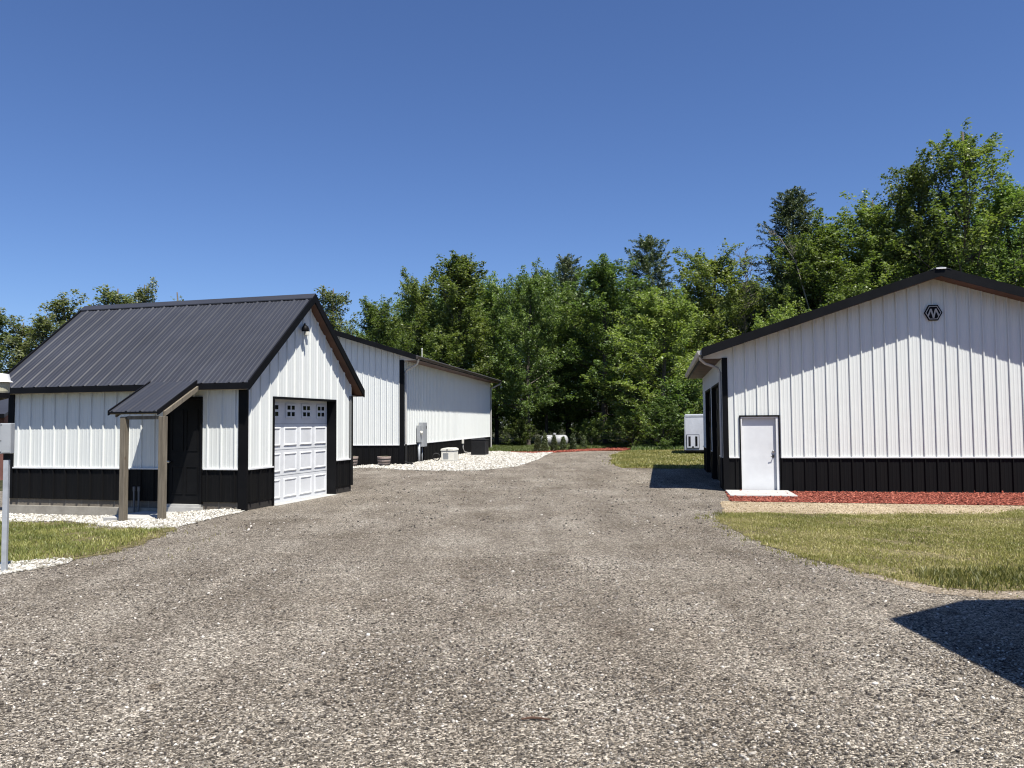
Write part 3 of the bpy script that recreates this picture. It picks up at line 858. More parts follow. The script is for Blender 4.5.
# lean-to porch over the man door
PX0, PX1 = -2.20, -1.06
py0, pz0, py1, pz1 = -0.262, 2.735, -1.46, 2.085
psl = math.hypot(py1 - py0, pz1 - pz0)
Vp = Vector((0, py0 - py1, pz0 - pz1)) / psl; Np = Vector((0, -(pz0 - pz1), (py0 - py1))) / psl
m = MB(); ribbed(m, (PX0, py1, pz1), (1, 0, 0), Vp, Np, PX1 - PX0, 0, lambda u: psl, (), 0.335, 0.08, 0.022, 0.006, (), 0, 0.036, 0.014)
m.build('porch_roof', M['roof'], shed)
m = MB(); m.prism([(py0, pz0 - 0.008), (py1 + 0.02, pz1 - 0.008 + 0.01), (py1 + 0.02, pz1 - 0.05), (py0, pz0 - 0.06)], 'x', PX0 + 0.01, PX1 - 0.01)
m.build('porch_deck', M['soffit_tan'], shed)
for x in (PX0 - 0.03, PX1):
    m = MB(); m.prism([(py0, pz0 + 0.03), (py1, pz1 + 0.03), (py1, pz1 - 0.07), (py0, pz0 - 0.075)], 'x', x, x + 0.03); m.build('porch_fascia', M['black'], shed)
m = MB(); m.box(PX0, PX1, py1 - 0.03, py1, pz1 - 0.035, pz1 - 0.002); m.build('porch_drip_edge', M['black'], shed)
for x in (PX0 + 0.04, PX1 + 0.031):
    m = MB(); m.prism([(py0 + 0.05, pz0 - 0.06), (py1 + 0.13, pz1 + 0.005), (py1 + 0.13, pz1 - 0.105), (py0 + 0.05, pz0 - 0.165)], 'x', x, x + 0.045); m.build('porch_rafter', M['wood'], shed, bevel=0.004)
for x in (-1.87, -0.965):
    m = MB(); m.box(x - 0.06, x + 0.06, -1.46, -1.34, -0.6, 1.99 if x < -1.5 else 1.985); m.build('porch_post', M['wood'], shed, bevel=0.006)
m = MB(); m.box(-1.795, -1.04, -1.43, -1.39, 1.93, 2.0); m.build('porch_beam', M['wood'], shed)
# slab under the porch
pad = MB(); pad.box(-2.45, -0.35, -1.29, -0.11, -0.35, -0.045)
o = pad.build('porch_slab', M['concrete_pale'], None, bevel=0.008, loc=(-5.62, 16.957, 0), rotz=SA)
tag(o, 'pale concrete slab on the ground under the lean-to porch', 'slab')

def shed_pt(x, y, z=0.0):
    return (-5.62 + x * math.cos(SA) - y * math.sin(SA), 16.957 + x * math.sin(SA) + y * math.cos(SA), z)
# two conduits stubbed out of the ground behind the posts
for i, (x, lab) in enumerate(((-2.70, 'grey pipe stub against the black wainscot, nearer the left porch post'), (-2.58, 'grey pipe stub against the black wainscot, nearer the door'))):
    m = MB(); m.tube([(0, 0, -0.3), (0, 0, 0.40)], 0.020, 10); m.tube([(0, 0, 0.38), (0, 0, 0.48)], 0.028, 10)
    o = m.build('pipe_stub', M['pipe'], None, loc=shed_pt(x, -0.12), rotz=SA)
    tag(o, lab, 'pipe', 'pipe stubs by the porch')
# barn light below the ridge
wl = thing('wall_light', 'black barn light with pale bracket high on the small garage gable', 'light', shed_pt(0.0, 2.22, 4.10), SA)
m = MB(); m.lathe([(0.085, -0.07), (0.088, -0.04), (0.085, 0.0), (0.065, 0.045), (0.035, 0.07), (0.02, 0.075)], (0.14, -0.05, 0.0), 18); m.build('lamp_shade', M['black'], wl, smooth=True)
m = MB(); m.tube([(0.0, 0.04, -0.03), (0.07, 0.02, 0.10), (0.12, -0.03, 0.12), (0.14, -0.05, 0.08)], 0.014, 8); m.build('bracket', M['black'], wl, smooth=True)
m = MB(); m.box(0.026, 0.09, 0.13, 0.24, -0.14, -0.04); m.build('sensor_box', M['cream'], wl, bevel=0.006)

# ------------------------------------------------------------------ barns with their ridge along y
def barn_y(root, side, width, length, zw, z0, slope, ov, gov, spacing, phase, wains_phase, th, openings_side, gutter_mat, front_open=(), soffit_mat=None):
    """side = +1: the building spreads to +x from its visible corner (0,0); -1: to -x. z0: roof top at the eave edge"""
    X = lambda x: x * side
    half = width / 2
    rz = z0 + slope * (half + ov)
    top = lambda u: z0 + slope * (min(u, width - u) + ov) - th
    def wall_y(mb, y, n, zlo, zhi, ops, off, ph):
        if side > 0:
            if n < 0: ribbed(mb, (0, y - off, 0), (1, 0, 0), (0, 0, 1), (0, -1, 0), width, zlo, zhi, ops, spacing, ph, extra=(half,))
            else: ribbed(mb, (width, y + off, 0), (-1, 0, 0), (0, 0, 1), (0, 1, 0), width, zlo, zhi, (), spacing, ph, extra=(half,))
        else:
            if n < 0: ribbed(mb, (-width, y - off, 0), (1, 0, 0), (0, 0, 1), (0, -1, 0), width, zlo, zhi, ops, spacing, ph, extra=(half,))
            else: ribbed(mb, (0, y + off, 0), (-1, 0, 0), (0, 0, 1), (0, 1, 0), width, zlo, zhi, (), spacing, ph, extra=(half,))
    def wall_x(mb, x, nx, zlo, zhi, ops, off):
        # u runs along +y; keep the face turned outward
        ribbed(mb, (x + nx * off, 0, 0), (0, 1, 0), (0, 0, 1), (nx, 0, 0), length, zlo, zhi, ops, spacing, 0.2)
    for n, y in ((-1, 0), (1, length)):
        m = MB(); wall_y(m, y, n, W0, top, front_open if n < 0 else (), 0, phase); m.build('wall', M['white_wall'], root)
    for x, nx, ops in ((0, -side, openings_side), (X(width), side, ())):
        m = MB(); wall_x(m, x, nx, W0, lambda u: zw, ops, 0); m.build('wall', M['white_wall'], root)
    xl, xr = (0, width) if side > 0 else (-width, 0)
    wainscot(root, (xl, -0.004, 0), (1, 0, 0), (0, -1, 0), width, -0.05, W0, front_open, spacing, wains_phase)
    wainscot(root, (xr, length + 0.004, 0), (-1, 0, 0), (0, 1, 0), width, -0.05, W0, (), spacing, phase)
    wainscot(root, (-side * 0.004, 0, 0), (0, 1, 0), (-side, 0, 0), length, -0.05, W0, openings_side, spacing, 0.2)
    wainscot(root, (X(width) + side * 0.004, 0, 0), (0, 1, 0), (side, 0, 0), length, -0.05, W0, (), spacing, 0.2)
    # roof sheets
    sl = math.hypot(1, slope)
    for s in (0, 1):
        left = (s == 0)
        xe = -ov if left else width + ov
        # build in a frame where x grows with side
        O = Vector((X(xe), -gov, z0)); U = Vector((0, 1, 0))
        V = Vector((X(1 if left else -1), 0, slope)) / sl; N = Vector((X(-slope if left else slope), 0, 1)) / sl
        m = MB(); ribbed(m, O, U, V, N, length + 2 * gov, -0.02, lambda u: (half + ov) * sl, (), spacing, 0.15, 0.022, 0.006, (), 0, 0.036, 0.014); m.build('roof', M['roof'], root)
        fx = (lambda a: X(a)) if left else (lambda a: X(width - a))
        m = MB(); m.prism([(fx(-0.001), top(0) - 0.0), (fx(-ov + 0.02), z0 - 0.006 + slope * 0.02), (fx(half), rz - 0.006), (fx(half), rz - th)], 'y', -gov + 0.02, length + gov - 0.02)
        m.build('rake_soffit', soffit_mat or M['soffit'], root)
        m = MB()
        a, b = sorted((fx(-ov + 0.01), fx(-0.002)))
        m.box(a, b, -0.0, length, zw - 0.012, zw + 0.012); m.build('eave_soffit', soffit_mat or M['soffit'], root)
        # white returns that close the eave box at either end
        for y in (-0.03, length):
            m = MB(); m.prism([(fx(0.0), zw - 0.012), (fx(-ov + 0.012), zw - 0.012), (fx(-ov + 0.012), z0 - 0.03), (fx(0.0), z0 + slope * ov - 0.03)], 'y', y, y + 0.03); m.build('eave_return', M['white'], root)
        m = MB(); a, b = sorted((fx(-ov - 0.02), fx(-ov + 0.012))); m.box(a, b, -gov, length + gov, zw - 0.016, z0 - 0.008); m.build('eave_fascia', M['black'], root)
        m = MB(); a, b = sorted((fx(-ov - 0.13), fx(-ov - 0.022)))
        x0_, x1_ = (fx(-ov - 0.13), fx(-ov - 0.022))
        zb = z0 - 0.14
        m.prism([(x1_, z0 - 0.025), (x1_, zb), (x1_ + (x0_ - x1_) * 0.6, zb), (x0_, z0 - 0.06), (x0_, z0 - 0.035)], 'y', -gov + 0.03, length + gov - 0.03)
        m.build('gutter', gutter_mat, root)
    for y in (-gov - 0.02, length + gov - 0.02):
        m = MB()
        for s in (0, 1):
            fx = (lambda a: X(a)) if s == 0 else (lambda a: X(width - a))
            m.prism([(fx(-ov - 0.021), z0 + 0.03), (fx(half), rz + 0.05), (fx(half), rz - th - 0.015), (fx(-ov - 0.021), z0 - th - 0.035)], 'y', y, y + 0.04)
        m.build('rake_fascia', M['black'], root)
    m = MB()
    for s in (-1, 1):
        d = Vector((s, 0, -slope)).normalized()
        a = Vector((X(half), -gov - 0.03, rz + 0.056)); b = Vector((X(half), length + gov + 0.03, rz + 0.056))
        dn = Vector((0, 0, -0.018))
        m.face([a, b, b + d * 0.25, a + d * 0.25]); m.face([a + dn, b + dn, b + d * 0.25 + dn, a + d * 0.25 + dn]); m.face([a + d * 0.25, b + d * 0.25, b + d * 0.25 + dn, a + d * 0.25 + dn])
        m.face([a, a + d * 0.25, a + d * 0.25 + dn, a + dn])
    m.build('ridge_cap', M['roof'], root)
    return rz

def downspout(root, pts, r_, mat):
    m = MB(); m.tube(pts, r_, 8); m.build('downspout', mat, root)

# middle barn
mid = thing('pole_barn', 'long white barn behind the small garage, its side wall half in eave shade', 'barn', (-4.809, 35.385, 0), rad(-9))
MLEN = 20.8
mid_rz = barn_y(mid, -1, 12.0, MLEN, 4.62, 4.783, 0.3125, 0.68, 0.46, 0.28, 0.05, 0.05, 0.16, (), M['gutter_dark'])
each('corner_trim', [(-0.17, 0.026, -0.032, 0.05, -0.06, 4.63), (-12.026, -11.83, -0.032, 0.02, -0.06, 4.63)], M['black'], mid)
each('ledge_trim', [(-11.8, -0.18, -0.045, -0.001, W0 - 0.008, W0 + 0.022), (0.001, 0.045, 0.051, MLEN - 0.021, W0 - 0.008, W0 + 0.022)], M['white'], mid)
m = MB(); m.box(-0.02, 0.03, MLEN - 0.02, MLEN + 0.03, -0.05, 4.6); m.build('corner_trim', M['white'], mid)
downspout(mid, [(0.73, -0.15, 4.68), (0.71, -0.10, 4.57), (0.62, 0.0, 4.42), (0.12, 0.10, 4.18), (0.07, 0.12, 4.08), (0.07, 0.12, 0.90)], 0.045, M['gutter'])
downspout(mid, [(0.07, 0.12, 0.898), (0.07, 0.12, 0.16), (0.12, 0.02, 0.08), (0.5, -0.35, 0.045)], 0.055, M['rubber'])
downspout(mid, [(0.73, MLEN + 0.2, 4.66), (0.70, MLEN + 0.2, 4.54), (0.14, MLEN - 0.05, 4.22), (0.08, MLEN - 0.08, 4.1), (0.08, MLEN - 0.08, 0.1)], 0.05, M['gutter'])
m = MB(); m.tube([(-0.8, 5.99, 5.1), (-0.8, 5.99, 5.66)], 0.022, 10); m.tube([(-0.8, 5.99, 5.64), (-0.8, 5.99, 5.72)], 0.036, 10); m.build('vent_pipe', M['cream'], mid)

# right barn
RA = rad(-10.5)
right = thing('pole_barn', 'wide white barn at right with a man door and round-cornered hexagon sign', 'barn', (5.479, 20.756, 0), RA)
right['label'] = 'wide white gabled barn at right with black wainscot and a white man door'
RLEN, RWID = 9.8, 10.3
FD = (0.40, 1.372, -0.3, 1.93)
G1, G2 = (1.23, 4.26, -0.3, 2.82), (5.01, 7.75, -0.3, 2.82)
right_rz = barn_y(right, 1, RWID, RLEN, 3.445, 3.639, 0.322, 0.53, 0.52, 0.283, 0.004 + 0.283, 0.287, 0.165, (G1, G2), M['gutter'], (FD,), M['soffit'])
each('corner_trim', [(-0.026, 0.115, -0.032, 0.02, -0.06, 3.45), (-0.026, 0.02, 0.021, 0.13, -0.06, W0), (RWID - 0.12, RWID + 0.026, -0.032, 0.02, -0.06, 3.45)], M['black'], right)
m = MB(); m.box(-0.024, 0.02, 0.021, 0.12, W0, 3.45); m.build('corner_trim', M['white'], right)
each('ledge_trim', [(a, b, -0.045, -0.001, W0 - 0.008, W0 + 0.022) for a, b in ((0.12, FD[0] - 0.03), (FD[1] + 0.03, RWID - 0.13))]
     + [(-0.045, -0.001, a, b, W0 - 0.008, W0 + 0.022) for a, b in ((0.135, G1[0] - 0.055), (G1[1] + 0.055, G2[0] - 0.055), (G2[1] + 0.055, RLEN))], M['white'], right)
each('base_flashing', [(a, b, -0.045, -0.003, -0.06, 0.02) for a, b in ((0.12, FD[0] - 0.03), (FD[1] + 0.03, RWID - 0.13))], M['rubber'], right)
# man door
m = MB(); m.box(FD[0] + 0.055, FD[1] - 0.085, 0.05, 0.095, 0.03, 1.875); rd = m.build('door', M['door_white'], right, bevel=0.003)
m = MB(); m.tube([(FD[1] - 0.155, 0.05, 0.90), (FD[1] - 0.155, -0.01, 0.90)], 0.012, 8); m.tube([(FD[1] - 0.145, -0.012, 0.90), (FD[1] - 0.225, -0.016, 0.895)], 0.009, 8)
m.box(FD[1] - 0.180, FD[1] - 0.130, 0.038, 0.0495, 0.86, 0.94);
m.build('handle', M['charcoal_unit'], rd)
m = MB(); m.lathe([(0.012, 0.0), (0.03, 0.008), (0.03, 0.03)], (FD[1] - 0.155, 0.02, 1.02), 12, 'y'); m.build('deadbolt', M['brass'], rd)
each('door_jamb', [(FD[0] + 0.02, FD[0] + 0.054, -0.02, 0.1, 0.0, 1.91), (FD[1] - 0.084, FD[1] - 0.02, -0.02, 0.1, 0.0, 1.91), (FD[0] + 0.054, FD[1] - 0.084, -0.02, 0.1, 1.876, 1.91)], M['white'], right)
each('door_casing', [(FD[0] - 0.012, FD[0] + 0.019, -0.040, 0.02, 0.0, 1.95), (FD[1] - 0.019, FD[1] + 0.010, -0.040, 0.02, 0.0, 1.95), (FD[0] + 0.019, FD[1] - 0.019, -0.040, 0.02, 1.911, 1.95)], M['black'], right)
m = MB(); m.box(FD[0] + 0.02, FD[1] - 0.02, -0.06, 0.1, 0.004, 0.029); m.build('door_sill', M['wood'], right)
# two overhead doors in the side wall, dark
for (a, b, _, zt) in (G1, G2):
    g = MB(); g.box(0.10, 0.15, a - 0.05, b + 0.05, 0.0, zt + 0.05)
    for i in range(5):
        for k in range(4):
            y0 = a + k * (b - a) / 4; z0_ = i * zt / 5
            pass
            g.box(0.088, 0.099, y0 + 0.08, y0 + (b - a) / 4 - 0.08, z0_ + 0.09, z0_ + zt / 5 - 0.09)
    g.build('garage_door', M['black_door'], right)
    each('door_jamb', [(-0.036, 0.16, a - 0.05, a + 0.005, -0.05, zt + 0.05), (-0.036, 0.16, b - 0.005, b + 0.05, -0.05, zt + 0.05), (-0.036, 0.16, a + 0.005, b - 0.005, zt - 0.005, zt + 0.05)], M['black'], right)
downspout(right, [(-0.58, -0.25, 3.48), (-0.57, -0.22, 3.40), (-0.45, -0.1, 3.30), (-0.12, 0.16, 3.20), (-0.06, 0.19, 3.08), (-0.06, 0.19, W0)], 0.035, M['gutter'])
downspout(right, [(-0.06, 0.19, W0 - 0.002), (-0.06, 0.19, 0.15)], 0.035, M['rubber'])
m = MB(); m.box(RWID / 2 - 0.11, RWID / 2 + 0.11, -0.575, -0.5405, right_rz - 0.012, right_rz + 0.022); m.build('ridge_end_cap', M['white'], right)

def right_pt(x, y, z=0.0):
    return (5.479 + x * math.cos(RA) - y * math.sin(RA), 20.756 + x * math.sin(RA) + y * math.cos(RA), z)
# hexagon sign with an M
sg = thing('wall_sign', 'black hexagon sign with a pale letter M high on the barn gable', 'sign', right_pt(5.10, 0, 4.455), RA)
def hexa(rx, rz): return [(-rx, 0), (-rx * 0.5, -rz), (rx * 0.5, -rz), (rx, 0), (rx * 0.5, rz), (-rx * 0.5, rz)]
m = MB(); m.prism(hexa(0.212, 0.195), 'y', -0.050, -0.024); m.build('sign_panel', M['black'], sg)
m = MB()
ho, hi_ = hexa(0.182, 0.166), hexa(0.163, 0.148)
for i in range(6):
    j = (i + 1) % 6
    m.prism([ho[i], ho[j], hi_[j], hi_[i]], 'y', -0.056, -0.0501)
m.build('sign_border', M['gutter'], sg)
m = MB()
def bar(p, q, w_):
    d = Vector((q[0] - p[0], q[1] - p[1])).normalized(); n_ = Vector((-d.y, d.x)) * w_ / 2
    m.prism([(p[0] + n_.x, p[1] + n_.y), (q[0] + n_.x, q[1] + n_.y), (q[0] - n_.x, q[1] - n_.y), (p[0] - n_.x, p[1] - n_.y)], 'y', -0.0585 - 0.0004 * len(m.f), -0.0501)
bar((-0.125, -0.085), (-0.055, 0.095), 0.032); bar((-0.055, 0.095), (0.0, -0.13), 0.034); bar((0.0, -0.13), (0.055, 0.095), 0.034); bar((0.055, 0.095), (0.125, -0.085), 0.032)
m.build('sign_letter', M['gutter'], sg)
# doorstep
st = MB(); st.box(-0.02, 1.52, -1.55, -0.065, -0.2, 0.040)
tag(st.build('door_step', M['concrete_pale'], None, bevel=0.01, loc=right_pt(0.02, 0), rotz=RA), 'low pale concrete step below the white man door of the right barn', 'step')
# ------------------------------------------------------------------ small things
# electrical pedestal, far left
pz = terr(-6.38)
ped = thing('utility_pedestal', 'grey electrical box on a galvanised post at the left edge', 'utility box', (-6.365, 10.10, pz), rad(6))
m = MB(); m.box(-0.03, 0.03, -0.026, 0.026, -0.4, 1.40); m.build('post', M['galv'], ped, bevel=0.004)
m = MB(); m.box(-0.03, 0.03, -0.028, 0.028, 1.401, 1.478); m.build('post_sleeve', M['rubber'], ped)
m = MB(); m.box(-0.062, 0.07, -0.06, 0.04, 1.479, 1.86); bx_ = m.build('box', M['grey_box'], ped, bevel=0.006)
m = MB(); m.box(-0.030, 0.066, -0.071, -0.0605, 1.49, 1.85); m.build('cover', M['grey_box'], bx_, bevel=0.003)
for z in (1.50, 1.64, 1.84):
    m = MB(); m.lathe([(0.006, 0), (0.006, 0.006)], (-0.046, -0.0635, z), 8, 'y'); m.build('screw', M['rubber'], bx_)
# yard lamp, cut by the left edge
lp = thing('yard_lamp', 'round yard lamp with a white cap cut off by the left edge', 'lamp', (-7.755, 12.0, terr(-7.755)))
m = MB(); m.lathe([(0.16, 2.575), (0.225, 2.578), (0.215, 2.592), (0.195, 2.60), (0.172, 2.70), (0.06, 2.715)], (0, 0, 0), 28); m.build('lamp_cap', M['white'], lp, smooth=False)
m = MB(); m.lathe([(0.175, 2.415), (0.182, 2.44), (0.182, 2.574)], (0, 0, 0), 28); m.build('lamp_body', M['olive_glass'], lp, smooth=False)
m = MB(); m.lathe([(0.05, 2.30), (0.18, 2.34), (0.185, 2.414)], (0, 0, 0), 28); m.lathe([(0.05, -0.3), (0.05, 2.302)], (0, 0, 0), 12); m.build('lamp_post', M['black'], lp)
# cottage far left, only a sliver shows
cb = thing('cottage', 'brown cottage with dark shingle roof, a sliver beyond the garage at the left edge', 'house', (-19.1, 30.2, -0.2))
m = MB(); m.box(-8, -0.25, 0.3, 5.7, -0.2, 2.45); m.build('wall', M['brown_wall'], cb)
m = MB(); m.prism([(-0.1, 2.48), (3.0, 3.95), (6.1, 2.48), (6.1, 2.36), (3.0, 3.82), (-0.1, 2.36)], 'x', -8.3, 0.0); m.build('roof', M['roof'], cb)
m = MB(); m.box(-8.3, 0.0, -0.13, -0.101, 2.34, 2.50); m.build('eave_fascia', M['black'], cb)
m = MB(); m.box(-2.2, -1.2, 0.27, 0.31, 0.9, 2.0); wn = m.build('window', M['white'], cb)
m = MB(); m.box(-2.12, -1.28, 0.26, 0.269, 0.98, 1.92); m.build('pane', M['glass'], wn)

# half-barrel planters in front of the middle barn
def barrel(lab, x, y):
    t = thing('barrel_planter', lab, 'planter', (x, y, 0.008), random.uniform(0, 3), 'barrel planters by the middle barn')
    m = MB(); n = 18
    prof = [(0.235, 0.0), (0.27, 0.16), (0.30, 0.40), (0.275, 0.40), (0.265, 0.34), (0.02, 0.335)]
    m.lathe(prof, (0, 0, 0), n); m.build('barrel', M['barrel'], t)
    for z, rr in ((0.05, 0.249), (0.17, 0.275), (0.29, 0.289)):
        m = MB(); m.lathe([(rr - 0.01, z - 0.022), (rr + 0.006, z - 0.022), (rr + 0.010, z + 0.022), (rr - 0.006, z + 0.022)], (0, 0, 0), n); m.build('hoop', M['charcoal_unit'], t)
    n_ = 60
    P_ = rng.normal(0, 0.10, (n_, 2)); bl = blades('plant', P_, 0.03, 0.12, 0.03, M['cedar'])
    del bl['kind']; bl.parent = t; bl.location = (0, 0, 0.335)
barrel('weathered half barrel planter standing alone by the black corner of the middle barn', -5.53, 34.55)
barrel('half barrel planter mostly hidden by the corner of the small garage', -6.98, 34.75)

MA = rad(-9)
def mid_pt(x, y, z=0.0):
    return (-4.809 + x * math.cos(MA) - y * math.sin(MA), 35.385 + x * math.sin(MA) + y * math.cos(MA), z)
mt = thing('meter_pedestal', 'grey electric meter cabinet with conduit on the middle barn wall', 'meter box', mid_pt(0, 2.3), MA)
m = MB(); m.box(0.05, 0.26, 0.0, 0.72, 0.72, 1.86); m.build('cabinet', M['grey_box'], mt, bevel=0.01)
m = MB(); m.box(0.045, 0.20, -0.38, -0.02, 0.93, 1.72); m.build('meter_box', M['grey_box'], mt, bevel=0.01)
m = MB(); m.lathe([(0.085, 0.0), (0.085, 0.05), (0.06, 0.09)], (0.201, -0.2, 1.38), 14, 'x'); m.build('meter_dial', M['cream'], mt, smooth=True)
m = MB(); m.tube([(0.12, -0.22, -0.2), (0.12, -0.22, 0.93)], 0.065, 12); m.build('conduit', M['galv'], mt, smooth=True)
m = MB(); m.tube([(0.14, 0.25, -0.2), (0.14, 0.25, 0.72)], 0.022, 8); m.build('conduit', M['galv'], mt, smooth=True)
m = MB(); m.box(0.261, 0.27, 0.50, 0.6, 1.56, 1.70); m.build('latch', M['rubber'], mt)
# small disconnect with its whip
dc = thing('disconnect_box', 'small pale disconnect with curved conduit beside the dark condenser', 'electrical box', mid_pt(0, 11.7), MA)
m = MB(); m.box(0.03, 0.13, -0.08, 0.08, 0.62, 0.86); m.build('box', M['cream'], dc, bevel=0.006)
m = MB(); m.tube([(0.08, 0, 0.63), (0.08, 0.02, 0.35), (0.14, 0.12, 0.14), (0.35, 0.5, 0.06), (0.7, 1.0, 0.07)], 0.026, 8); m.build('conduit', M['gutter'], dc, smooth=True)
# standby generator
ge = thing('generator', 'cream standby generator on the white stones by the middle barn', 'generator', (-3.02, 37.95, 0.0), MA)
ge.scale = (0.9, 0.9, 0.92)
m = MB(); m.box(-0.42, 0.42, -0.40, 0.85, -0.05, 0.055); m.build('base_pad', M['concrete_pale'], ge)
m = MB(); m.box(-0.33, 0.33, -0.32, 0.78, 0.056, 0.56); m.build('housing', M['cream'], ge, bevel=0.02)
m = MB(); m.prism([(-0.36, 0.561), (0.36, 0.561), (0.34, 0.66), (0.22, 0.70), (-0.22, 0.70), (-0.34, 0.66)], 'y', -0.35, 0.81); m.build('lid', M['cream'], ge, bevel=0.015)
m = MB()
for i in range(7): m.box(-0.22, 0.06, -0.334, -0.321, 0.16 + i * 0.045, 0.18 + i * 0.045)
m.build('louvre', M['grey_box'], ge)
m = MB(); m.box(-0.03, 0.03, -0.362, -0.351, 0.59, 0.64); m.build('badge', M['rubber'], ge)
hs = MB(); pts = [(0.17 * math.cos(t), 0.04 * t / 6, 0.2 + 0.17 * math.sin(t)) for t in np.linspace(-1.2, 11.0, 40)]
hs.tube(pts, 0.022, 8)
tag(hs.build('cable_coil', M['charcoal_unit'], None, smooth=True, loc=(-3.62, 38.1, 0.02), rotz=0.2), 'grey coil of flexible conduit leaning by the cream generator', 'cable coil')
# condenser
ac = thing('air_conditioner', 'dark square air conditioner unit near the far end of the middle barn', 'air conditioner', (-1.82, 44.7, 0.0), MA)
m = MB(); m.box(-0.48, 0.48, -0.48, 0.48, -0.05, 0.06); m.build('base_pad', M['concrete_pale'], ac)
m = MB(); m.box(-0.41, 0.41, -0.41, 0.41, 0.061, 0.86)
m.build('cabinet', M['charcoal_unit'], ac, bevel=0.03)
m = MB()
for k in range(26):
    a = -0.37 + k * 0.74 / 25
    for s in (-1, 1):
        m.box(a - 0.005, a + 0.005, s * 0.419 - 0.008, s * 0.419 + 0.008, 0.10, 0.82); m.box(s * 0.419 - 0.008, s * 0.419 + 0.008, a - 0.005, a + 0.005, 0.10, 0.82)
m.build('grille', M['charcoal_unit'], ac)
m = MB(); m.box(-0.43, 0.43, -0.43, 0.43, 0.861, 0.92); m.lathe([(0.33, 0.921), (0.30, 0.95), (0.1, 0.955)], (0, 0, 0), 20); m.build('fan_cover', M['charcoal_unit'], ac, bevel=0.01)
# propane tank, its white darkened to carry the shade of the wood
tk = thing('propane_tank', 'white horizontal propane tank in the shade behind the little cedars', 'tank', (2.95, 56.2, 0.0), rad(8))
m = MB(); R_ = 0.38
prof = [(0.02, -0.97)] + [(R_ * math.sin(a), -0.72 - 0.25 * math.cos(a)) for a in np.linspace(0.25, 1.57, 6)] + [(R_ * math.sin(a), 0.72 + 0.25 * math.cos(a)) for a in np.linspace(1.57, 0.25, 6)] + [(0.02, 0.97)]
m.lathe(prof, (0, 0, 0.56), 24, 'x'); m.build('tank_shell', M['tank'], tk, smooth=True)
for x in (-0.55, 0.55):
    m = MB(); m.box(x - 0.05, x + 0.05, -0.25, 0.25, -0.05, 0.25); m.build('leg', M['concrete'], tk)
m = MB(); m.lathe([(0.11, 0.93), (0.11, 1.04), (0.06, 1.08)], (0, 0, 0), 14); m.build('valve_dome', M['tank'], tk)
# white trailer
tr = thing('cargo_trailer', 'white enclosed trailer parked on the grass behind the right barn', 'trailer', (9.30, 43.5, 0.0), rad(-12.2))
m = MB(); m.prism([(0.0, 0.26), (2.35, 0.26), (2.35, 2.14), (2.29, 2.2), (0.11, 2.2), (0.05, 2.14), (0.04, 1.25)], 'y', 0, 4.4); m.build('body', M['trailer'], tr, bevel=0.02)
m = MB(); m.box(-0.01, 2.36, -0.012, 4.412, 0.20, 0.259); m.build('chassis', M['charcoal_unit'], tr)
m = MB(); m.box(0.06, 2.29, -0.016, -0.001, 2.06, 2.14); m.build('top_rail', M['galv'], tr)
m = MB(); m.box(0.04, 0.10, -0.02, -0.001, 0.27, 2.05); m.box(2.27, 2.33, -0.02, -0.001, 0.27, 2.05); m.build('corner_post', M['galv'], tr)
m = MB(); m.box(0.14, 0.82, -0.035, -0.002, 0.36, 1.10); dd = m.build('hatch', M['charcoal_unit'], tr)
m = MB(); m.box(0.17, 0.79, -0.045, -0.036, 0.39, 1.07); m.build('hatch_panel', M['trailer'], dd)
for a in (0.24, 0.60):
    m = MB(); m.box(a, a + 0.12, -0.052, -0.046, 0.47, 1.0); m.build('pane', M['glass'], dd)
m = MB(); m.box(0.44, 0.52, -0.075, -0.046, 0.40, 0.47); m.build('latch', M['rubber'], dd)
m = MB(); m.lathe([(0.05, -0.03), (0.05, 0.0)], (1.13, -0.0, 0.62), 12, 'y'); m.build('tail_lamp', M['charcoal_unit'], tr)
for x in (0.16, 2.19):
    for y in (1.9, 2.75):
        m = MB(); m.lathe([(0.2, -0.1), (0.34, -0.09), (0.34, 0.09), (0.2, 0.1)], (x, y, 0.34), 20, 'x'); m.build('wheel', M['rubber'], tr)
m = MB(); m.tube([(0.2, 0.15, 0.0), (0.2, 0.15, 0.25)], 0.05, 8); m.box(0.06, 0.36, 0.02, 0.3, -0.02, 0.06); m.build('jack', M['rubber'], tr)
# stick on the gravel
m = MB(); m.tube([(-0.09, 0.0, 0.012), (-0.03, 0.012, 0.016), (0.03, 0.004, 0.014), (0.085, -0.012, 0.012)], [0.006, 0.008, 0.007, 0.004], 6)
tag(m.build('stick', bark('dead_twig_bark', (0.06, 0.03, 0.02), (0.13, 0.075, 0.05)), None, loc=(0.13, 4.93, 0.0)), 'short brown stick lying on the near gravel', 'stick')

# gambrel barn just outside the picture on the right: its shadow falls across the gravel
hb = thing('gambrel_barn', 'gambrel roofed barn outside the right edge, known by its dark shadow on the gravel', 'barn', (0, 0, 0))
hx0, hx1, hyE = 4.66, 15.0, 5.36
prof = [(hx0, 4.5), (hx0 + 1.56, 6.17), (hx0 + 3.3, 6.22), (hx1 - 3.3, 6.22), (hx1 - 1.56, 6.17), (hx1, 4.5)]
m = MB(); m.prism(prof + [(hx1 - 0.1, 4.36), (hx1 - 1.6, 5.98), (hx0 + 1.6, 5.98), (hx0 + 0.1, 4.36)], 'y', -9.0, hyE); m.build('roof', M['roof'], hb)
m = MB(); m.prism([(hx0 + 0.35, -0.1), (hx1 - 0.35, -0.1), (hx1 - 0.35, 4.5), (hx1 - 1.62, 5.97), (hx0 + 1.62, 5.97), (hx0 + 0.35, 4.5)], 'y', -8.7, hyE - 0.35); m.build('wall', M['white_wall'], hb)
